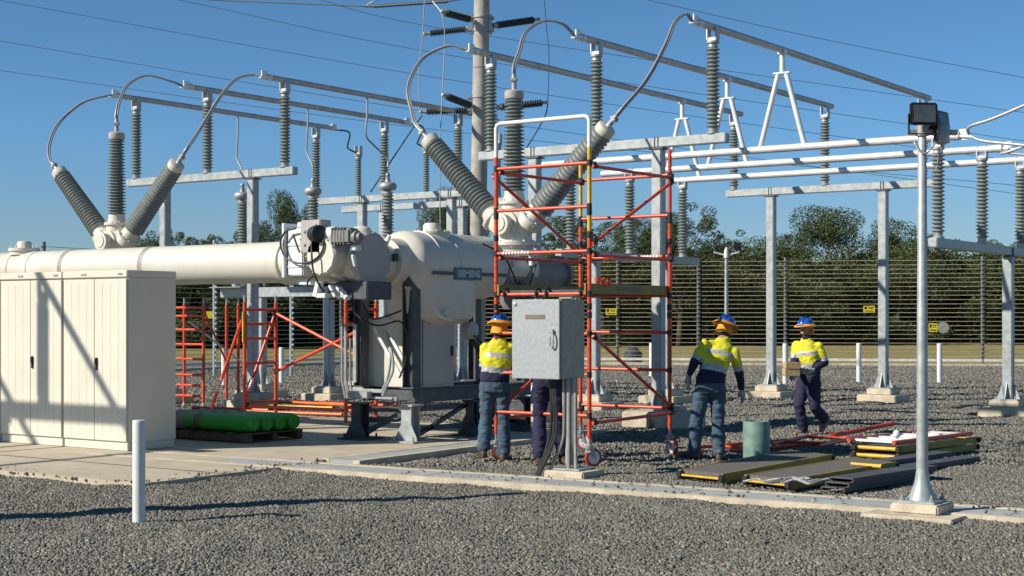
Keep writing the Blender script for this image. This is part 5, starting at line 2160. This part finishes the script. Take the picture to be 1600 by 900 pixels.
# solid woodland far behind, reads as one mass
rngp = np.random.default_rng(9)
blobs = []
for i in range(800):
    px = rngp.uniform(150, 1720)
    d = rngp.uniform(112, 150)
    h = rngp.uniform(.05, 1)
    c = at_d(px, 500, d)
    topz = (HORY - rngp.uniform(398, 420)) / FPX * d + CAMH
    blobs.append((c.x, c.y, h * (topz - .8), rngp.uniform(1.0, 2.4), .75))
P = leaves(180000, blobs, .20, 99)
n = len(P) // 4
me = bpy.data.meshes.new('far_woodland')
me.vertices.add(n * 4); me.vertices.foreach_set('co', P.reshape(-1).astype(np.float32))
me.loops.add(n * 4); me.loops.foreach_set('vertex_index', np.arange(n * 4, dtype=np.int32))
me.polygons.add(n); me.polygons.foreach_set('loop_start', (np.arange(n) * 4).astype(np.int32))
me.update(calc_edges=True)
me.materials.append(LEAF[1])
o = bpy.data.objects.new('far_woodland', me)
COL.objects.link(o)
tag(o, 'dense dark woodland behind the fence and the single trees', 'woodland', None, 'stuff')


# ------------------------------------------------------------------ people
def remesh(mb, voxel, smooth=3, disp=0.0):
    me = mb.mesh('tmp', [])
    o = bpy.data.objects.new('tmp', me)
    COL.objects.link(o)
    m = o.modifiers.new('r', 'REMESH')
    m.mode = 'VOXEL'
    m.voxel_size = voxel
    s = o.modifiers.new('s', 'SMOOTH')
    s.iterations = smooth
    s.factor = .6
    bpy.context.view_layer.update()
    dg = bpy.context.evaluated_depsgraph_get()
    out = bpy.data.meshes.new_from_object(o.evaluated_get(dg))
    bpy.data.objects.remove(o)
    if disp:
        no = [v.normal.copy() for v in out.vertices]
        for v, n in zip(out.vertices, no):
            p = v.co
            f = noise.noise(Vector((p.x * 9, p.y * 9, p.z * 16))) + .6 * noise.noise(Vector((p.x * 20 + 4, p.y * 20, p.z * 34)))
            v.co = p + n * f * disp
    out.polygons.foreach_set('use_smooth', [True] * len(out.polygons))
    return out


def put(me, name, mats, parent, pick=None):
    me.name = name
    me.materials.clear()
    for m in mats:
        me.materials.append(M[m])
    if pick:
        me.polygons.foreach_set('material_index', [pick(p.center) for p in me.polygons])
    o = bpy.data.objects.new(name, me)
    COL.objects.link(o)
    o.parent = parent
    return o


def limb(mb, pts, rad, seg=14):
    """tapered round-ended limb; rad entries are r or (rx, ry)"""
    pts = [Vector(p) for p in pts]
    d0 = (pts[0] - pts[1]).normalized()
    d1 = (pts[-1] - pts[-2]).normalized()
    f = lambda r: r if isinstance(r, (int, float)) else max(r)
    P = [pts[0] + d0 * f(rad[0]) * .6, pts[0] + d0 * f(rad[0]) * .35] + pts + [pts[-1] + d1 * f(rad[-1]) * .35, pts[-1] + d1 * f(rad[-1]) * .6]
    Rr = [f(rad[0]) * .35, f(rad[0]) * .8] + [f(r) for r in rad] + [f(rad[-1]) * .8, f(rad[-1]) * .35]
    mb.tube(P, Rr, seg)


def torso(mb, st):
    """stations (centre, rx, ry, yaw)"""
    rs = []
    for (c, rx, ry, yaw) in st:
        c = Vector(c)
        R = Matrix.Rotation(yaw, 3, 'Z')
        ring = []
        for j in range(24):
            a = 2 * math.pi * j / 24
            ca, sa = math.cos(a), math.sin(a)
            e = .85
            v = Vector((rx * math.copysign(abs(ca) ** e, ca), ry * math.copysign(abs(sa) ** e, sa), 0))
            ring.append(c + R @ v)
        rs.append(ring)
    mb.rings(rs, 0, True)


def hand(mb, w, d, side, n, curl=.6, s=1.0):
    """w wrist, d hand direction, side = thumb direction, n = palm normal (palm faces n)"""
    d, side, n = Vector(d).normalized(), Vector(side).normalized(), Vector(n).normalized()
    side = (side - d * side.dot(d)).normalized()
    n = d.cross(side) * (1 if d.cross(side).dot(n) > 0 else -1)
    mb.tube([w - d * .03, w + d * .01, w + d * .05, w + d * .095], [.030 * s, .032 * s, .042 * s, .036 * s], 12)
    mb.ell(w + d * .06 * s, (.043 * s, .018 * s, .052 * s), 0, Matrix((side, n, d)).transposed())
    for k in range(4):
        o = (1.5 - k) * .021 * s
        L = (.036, .040, .037, .029)[k] * s
        p = w + d * .095 * s + side * o
        pts = [w + d * .05 * s + side * o * .7, p]
        ang = 0
        for j in range(3):
            ang += curl * (.45, .6, .5)[j]
            q = d * math.cos(ang) + n * math.sin(ang)
            pts.append(pts[-1] + q * L * (1, .75, .6)[j])
        mb.tube(pts, [.010 * s, .0105 * s, .010 * s, .009 * s, .0075 * s], 8)
    p = w + d * .025 * s + side * .030 * s
    mb.tube([p, p + side * .028 * s + d * .025 * s + n * .008, p + side * .034 * s + d * .055 * s + n * .022, p + side * .026 * s + d * .078 * s + n * .034], [.013 * s, .0125 * s, .011 * s, .009 * s], 8)


def boot(mb, ank, d, s=1.0):
    """ank = ankle centre ~.09 above the sole, d = toe direction"""
    d = Vector(d).normalized()
    up = Vector((0, 0, 1))
    up = (up - d * up.dot(d)).normalized()
    sd = d.cross(up)
    R = Matrix((d, sd, up)).transposed()
    sole = ank - up * .085 * s
    limb(mb, [ank + up * .10, ank + up * .02], [.055 * s, .052 * s])
    rs = []
    for (t, w, h0, h1) in ((-.085, .022, .01, .055), (-.07, .036, .0, .085), (-.02, .042, .0, .105), (.05, .046, .0, .085), (.12, .050, .0, .062), (.17, .044, .0, .05), (.195, .024, .008, .035)):
        ring = []
        for j in range(14):
            a = 2 * math.pi * j / 14
            ring.append(sole + d * t * s + sd * math.cos(a) * w * s + up * (((h0 + h1) / 2 + math.sin(a) * (h1 - h0) / 2) * s))
        rs.append(ring)
    mb.rings(rs, 0, True)
    mb.box(sole + d * .055 * s + up * .006, (.27 * s, .085 * s, .02 * s), 0, R, .006)


def person(label, loc, J, look, trousers='jeans', bootm='boot', gloves=True, helmet_tilt=(0, 0), sleeve='long', extra=None):
    """J: joints in a frame with x = right in the photo, y = away from the camera, z up; origin on the ground"""
    t = thing('person', label, 'person', loc, YAW)
    V_ = {k: Vector(v) for k, v in J.items() if len(v) == 3}
    hips, chest, neck, head = V_['hips'], V_['chest'], V_['neck'], V_['head']
    look = Vector(look).normalized()
    hx = look.cross(Vector((0, 0, 1))).normalized()
    hu = hx.cross(look).normalized()
    HR = Matrix((hx, look, hu)).transposed()      # head frame: x = its right, y = face, z up
    shx = (V_['rs'] - V_['ls'])
    yaw = math.atan2(shx.y, shx.x)
    hpx = V_['rh'] - V_['lh']
    yawh = math.atan2(hpx.y, hpx.x)
    # --- body: one continuous figure under the clothes
    b = MB()
    b.ell(head, (.076, .095, .112), 0, HR, 12, 18)
    b.ell(head + HR @ Vector((0, .035, -.05)), (.058, .062, .070), 0, HR)
    b.ell(head + HR @ Vector((0, .108, -.015)), (.014, .022, .024), 0, HR)
    b.ell(head + HR @ Vector((0, .088, .028)), (.050, .020, .012), 0, HR)
    b.ell(head + HR @ Vector((0, .082, -.085)), (.028, .024, .020), 0, HR)
    for s in (-1, 1):
        b.ell(head + HR @ Vector((s * .080, -.005, -.01)), (.010, .020, .032), 0, HR)
    limb(b, [head + HR @ Vector((0, -.02, -.07)), neck, neck + (chest - neck) * .2], [.055, .058, .07])
    torso(b, [(hips + Vector((0, 0, -.06)), .12, .09, yawh), (hips, .145, .10, yawh), ((hips + chest) / 2, .125, .09, (yaw + yawh) / 2), (chest, .15, .10, yaw), (chest + (neck - chest) * .6, .09, .06, yaw), (neck, .055, .055, yaw)])
    for a, e, w in (('ls', 'le', 'lw'), ('rs', 're', 'rw')):
        limb(b, [V_[a] + (V_[e] - V_[a]) * .25 - Vector((0, 0, .02)), V_[e], V_[w]], [.038, .034, .027])
    for h, k, a in (('lh', 'lk', 'la'), ('rh', 'rk', 'ra')):
        limb(b, [V_[h], V_[k], V_[a]], [.078, .052, .036])
    put(remesh(b, .011, 3), 'body', ['skin'], t)
    # --- face
    f = MB()
    for s in (-1, 1):
        f.ell(head + HR @ Vector((s * .030, .089, .008)), (.012, .007, .006), 0, HR, 6, 10)
    f.ell(head + HR @ Vector((0, .101, -.052)), (.022, .006, .005), 0, HR, 6, 10)
    put(f.mesh('eyes', []), 'eyes', ['shadowgap'], t)
    # --- shirt
    q = MB()
    mid = (hips + chest) / 2
    torso(q, [(hips + Vector((0, 0, .02)), .178, .125, yawh), (hips + Vector((0, 0, .10)), .180, .128, yawh), (mid, .172, .128, (yaw + yawh) / 2), (chest - (chest - mid) * .3, .185, .135, yaw), (chest, .182, .130, yaw), (chest + (neck - chest) * .5, .155, .10, yaw), (chest + (neck - chest) * .92, .085, .075, yaw), (neck + (head - neck) * .12, .068, .066, yaw)])
    arms = []
    for a, e, w in (('ls', 'le', 'lw'), ('rs', 're', 'rw')):
        inn = V_[a] + (neck - V_[a]) * .75 - Vector((0, 0, .075))
        q.tube([inn, V_[a] - Vector((0, 0, .022))], [.060, .056], 14)
        q.ell(V_[a] - Vector((0, 0, .018)), (.070, .068, .066))
        limb(q, [V_[a] - Vector((0, 0, .03)) + (V_[e] - V_[a]) * .10, (V_[a] + V_[e]) / 2, V_[e], (V_[e] + V_[w]) / 2, V_[w] - (V_[w] - V_[e]) * .06], [.066, .065, .058, .052, .042])
        arms.append((V_[a], V_[e], V_[w]))
    q_ax = (chest - hips).normalized()
    Lt = (neck - hips).length

    def pick(c):
        best, bt = 9, None
        for (a, e, w) in arms:
            for (u, v, k0, kl) in ((a, e, 0, (e - a).length), (e, w, (e - a).length, (w - e).length)):
                s = max(0, min(1, (c - u).dot(v - u) / (v - u).length_squared))
                dd_ = (c - (u + (v - u) * s)).length
                if dd_ < best:
                    best, bt = dd_, k0 + kl * s
        h = (c - hips).dot(q_ax)
        # arm or trunk
        ctr = hips + q_ax * h
        dt = (Vector((c.x, c.y, 0)) - Vector((ctr.x, ctr.y, 0))).length
        if bt is not None and bt > .05 and best < .095 and (dt > .15 or bt > .25):
            if bt < .19:
                return 0
            if bt < .245:
                return 1
            return 2
        if h < Lt * .24:
            return 2
        if h < Lt * .36:
            return 1
        if Lt * .58 < h < Lt * .68:
            return 1
        return 0
    sh = put(remesh(q, .012, 10, .010), 'shirt', ['hivis', 'refl', 'navy'], t, pick)
    c = MB()   # collar
    c.lathe(neck + (head - neck) * .02, (head - neck), [(0, .078), (.03, .070), (.05, .066), (.045, .060)], 16)
    put(c.mesh('collar', []), 'collar', ['navy'], t)
    # --- trousers
    q = MB()
    torso(q, [(hips + Vector((0, 0, -.10)), .165, .120, yawh), (hips + Vector((0, 0, -.03)), .178, .128, yawh), (hips + Vector((0, 0, .05)), .168, .118, yawh), (hips + Vector((0, 0, .08)), .162, .112, yawh)])
    for h, k, a in (('lh', 'lk', 'la'), ('rh', 'rk', 'ra')):
        H_, K_, A_ = V_[h], V_[k], V_[a]
        limb(q, [H_ + Vector((0, 0, .0)), H_ + (K_ - H_) * .35, K_, K_ + (A_ - K_) * .45, A_ + (K_ - A_) * .02], [.104, .100, .080, .082, .078])
    put(remesh(q, .012, 4, .013), 'trousers', [trousers], t)
    q = MB()
    hp = MB()
    hp.lathe(hips + Vector((0, 0, .045)), (0, 0, 1), [(0, .01), (.001, .01)], 4)
    # --- boots
    for a, dk in (('la', 'ld'), ('ra', 'rd')):
        q = MB()
        boot(q, V_[a], J[dk])
        put(remesh(q, .009, 2), 'boot', [bootm], t)
    # --- gloves / hands
    for s, e, w, hd in ((-1, 'le', 'lw', 'lhand'), (1, 're', 'rw', 'rhand')):
        q = MB()
        d, sd, n, cu_ = J[hd]
        hand(q, V_[w], d, sd, n, cu_)
        q.tube([V_[w] - (V_[w] - V_[e]).normalized() * .05, V_[w]], [.036, .032], 10)
        put(remesh(q, .0045, 2), 'glove' if gloves else 'hand', ['glove' if gloves else 'skin'], t)
    # --- hard hat, cloth brim, neck flap
    TR_ = HR @ Matrix.Rotation(helmet_tilt[0], 3, 'X') @ Matrix.Rotation(helmet_tilt[1], 3, 'Y')
    hc = head + HR @ Vector((0, .0, .035))
    q = MB()
    q.ell(hc, (.112, .135, .112), 0, TR_, 8, 28, 0, 90)
    for xx in (-.03, 0, .03):
        pts = []
        for i in range(11):
            a = math.radians(20 + 140 * i / 10)
            pts.append(hc + TR_ @ Vector((xx, .137 * math.cos(a), .118 * math.sin(a) - abs(xx) * .10)))
        q.tube(pts, .007, 6)
    q.tube([hc + TR_ @ Vector((-.07, .125, .004)), hc + TR_ @ Vector((-.04, .17, -.003)), hc + TR_ @ Vector((.04, .17, -.003)), hc + TR_ @ Vector((.07, .125, .004))], .009, 6)
    put(q.mesh('helmet', []), 'helmet', ['helmet'], t)
    for p in t.children[-1].data.polygons:
        p.use_smooth = True
    rs = []
    n_ = 40
    for (r0, r1, z) in ((.100, .122, .010), (.118, .140, .014), (.138, .160, -.002), (.160, .186, -.020), (.159, .185, -.026), (.138, .160, -.010), (.108, .130, .002)):
        ring = []
        for j in range(n_):
            a = 2 * math.pi * j / n_
            wv = .010 * math.sin(3 * a + 1) * (r0 - .1) * 10
            ring.append(hc + TR_ @ Vector((r0 * math.cos(a), r1 * math.sin(a), z + wv + .014 * abs(math.cos(a)) * 0)))
        rs.append(ring)
    q = MB()
    q.rings(rs, 0, True, False)
    put(q.mesh('hat_brim', []), 'hat_brim', ['brim'], t)
    for p in t.children[-1].data.polygons:
        p.use_smooth = True
    rs = []
    for (r, z, k) in ((.098, .0, 1), (.103, -.05, 1), (.110, -.09, 1.02), (.120, -.14, 1.03), (.115, -.142, 1.03), (.105, -.09, 1.02), (.096, -.04, 1)):
        ring = []
        for j in range(25):
            a = math.radians(183 + 174 * j / 24)
            wv = 1 + .03 * math.sin(5 * a + 1) * (-z / .17)
            ring.append(hc + HR @ Vector((r * k * wv * math.cos(a) * .92, r * k * wv * math.sin(a) * 1.1, z + .005 * math.sin(5 * a))))
        rs.append(ring)
    q = MB()
    vs = [p for r in rs for p in r]
    fs = []
    m = 25
    nr = len(rs)
    for i in range(nr):
        for j in range(m - 1):
            k = (i + 1) % nr
            fs.append((i * m + j, i * m + j + 1, k * m + j + 1, k * m + j))
    q.add(vs, fs, 0, True)
    put(q.mesh('neck_flap', []), 'neck_flap', ['brim'], t)
    return t


def px_j(px0, D):
    """photo pixel -> local joint (x, z) for a person standing at column px0, depth D"""
    s = FPX / D
    y0 = HORY + CAMH * s
    return lambda px, py, y=0.0: ((px - px0) / s, y, (y0 - py) / s)


# worker seen from behind beside the junction box
c = on_z(775, 719)
D = c.dot(FW)
P = px_j(775, D)
J = dict(hips=P(773, 600), chest=P(777, 556, .02), neck=P(780, 529, .03), head=P(781, 508, .05),
         ls=P(758, 541, .02), rs=P(799, 541, .03), le=P(756, 576, .10), re=P(805, 574, .12), lw=P(768, 592, .30), rw=P(810, 580, .36),
         lh=P(762, 604), rh=P(784, 604), lk=P(760, 650, .03), rk=P(786, 652, .02), la=P(755, 703, .0), ra=P(788, 708, -.04),
         ld=(-.25, 1, 0), rd=(.35, 1, 0), lhand=((.3, 1, .1), (.7, -.2, .7), (0, 0, -1), .7), rhand=((.2, 1, .2), (-.7, .1, .7), (0, 0, -1), .7))
person('worker seen from behind in yellow shirt and jeans, left of the junction box', (c.x, c.y, 0), J, (.25, 1, -.12))

# worker almost hidden behind the junction box
c = on_z(858, 724)
D = c.dot(FW)
P = px_j(858, D)
J = dict(hips=P(856, 592), chest=P(856, 552, .06), neck=P(856, 528, .10), head=P(857, 510, .15),
         ls=P(835, 538, .06), rs=P(877, 538, .08), le=P(833, 562, .22), re=P(879, 562, .24), lw=P(842, 560, .42), rw=P(872, 562, .44),
         lh=P(846, 598), rh=P(868, 598), lk=P(843, 650, .06), rk=P(874, 648, .02), la=P(843, 714, -.05), ra=P(880, 712, .06),
         ld=(-.15, -1, 0), rd=(.3, -1, 0), lhand=((0, 1, .1), (1, 0, .3), (0, 0, -1), .6), rhand=((0, 1, .1), (-1, 0, .3), (0, 0, -1), .6))
person('worker hidden behind the junction box, only dark navy trouser legs showing', (c.x, c.y, 0), J, (0, 1, -.3), trousers='navy')

# worker stooping to the right with both arms away from the body
c = on_z(1112, 717)
D = c.dot(FW)
P = px_j(1112, D)
J = dict(hips=P(1110, 602, -.02), chest=P(1121, 556, .10), neck=P(1134, 528, .20), head=P(1139, 511, .28),
         ls=P(1102, 536, .10), rs=P(1150, 549, .12), le=P(1086, 565, .03), re=P(1158, 586, .14), lw=P(1077, 588, .06), rw=P(1163, 609, .22),
         lh=P(1098, 606), rh=P(1122, 606), lk=P(1089, 655, .04), rk=P(1122, 655, .03), la=P(1086, 704, .08), ra=P(1123, 708, -.05),
         ld=(-.9, .5, 0), rd=(.2, 1, 0), lhand=((-.1, .1, -1), (.3, 1, 0), (1, 0, 0), .55), rhand=((.15, .1, -1), (-.3, 1, 0), (-1, 0, 0), .3))
person('worker in jeans stooping to the right beside the green pipe stub, seen from behind', (c.x, c.y, 0), J, (.55, .8, -.35), helmet_tilt=(0, .12))

# worker walking towards us with timber blocks
c = on_z(1260, 679)
D = c.dot(FW)
P = px_j(1260, D)
J = dict(hips=P(1264, 588), chest=P(1262, 550, -.02), neck=P(1260, 529, -.03), head=P(1258, 511, -.05),
         ls=P(1277, 539, -.10), rs=P(1246, 537, .10), le=P(1287, 567, -.12), re=P(1240, 568, -.02), lw=P(1262, 578, -.30), rw=P(1237, 588, -.22),
         lh=P(1270, 596, -.07), rh=P(1257, 596, .06), lk=P(1271, 636, -.10), rk=P(1247, 633, -.06), la=P(1291, 656, .12), ra=P(1256, 671, .02),
         ld=(-.45, -.5, -.55), rd=(-.85, -.5, .02), lhand=((-1, -.3, -.1), (0, -.2, 1), (-.3, 1, 0), .7), rhand=((-.6, -.5, -.25), (0, -.3, 1), (.5, -.5, -.3), .75))
w3 = person('worker walking to the left in front of the fence carrying timber blocks', (c.x, c.y, 0), J, (-.85, -.8, -.06), trousers='navy', bootm='tanboot')
P3 = lambda px, py, y: Vector((c.x, c.y, 0)) + Matrix.Rotation(YAW, 3, 'Z') @ Vector(P(px, py, y))
for (px, py, y, l) in ((1230, 570, -.36, 'upper pale timber block carried by the walking worker'), (1229, 581, -.36, 'lower pale timber block carried by the walking worker')):
    q = MB()
    q.box(P3(px, py, y), (.22, .16, .095), 0, Matrix.Rotation(YAW + .15, 3, 'Z'), .006)
    one('timber_block', q, 'wood', l, 'timber block', 'timber blocks carried by the walking worker')
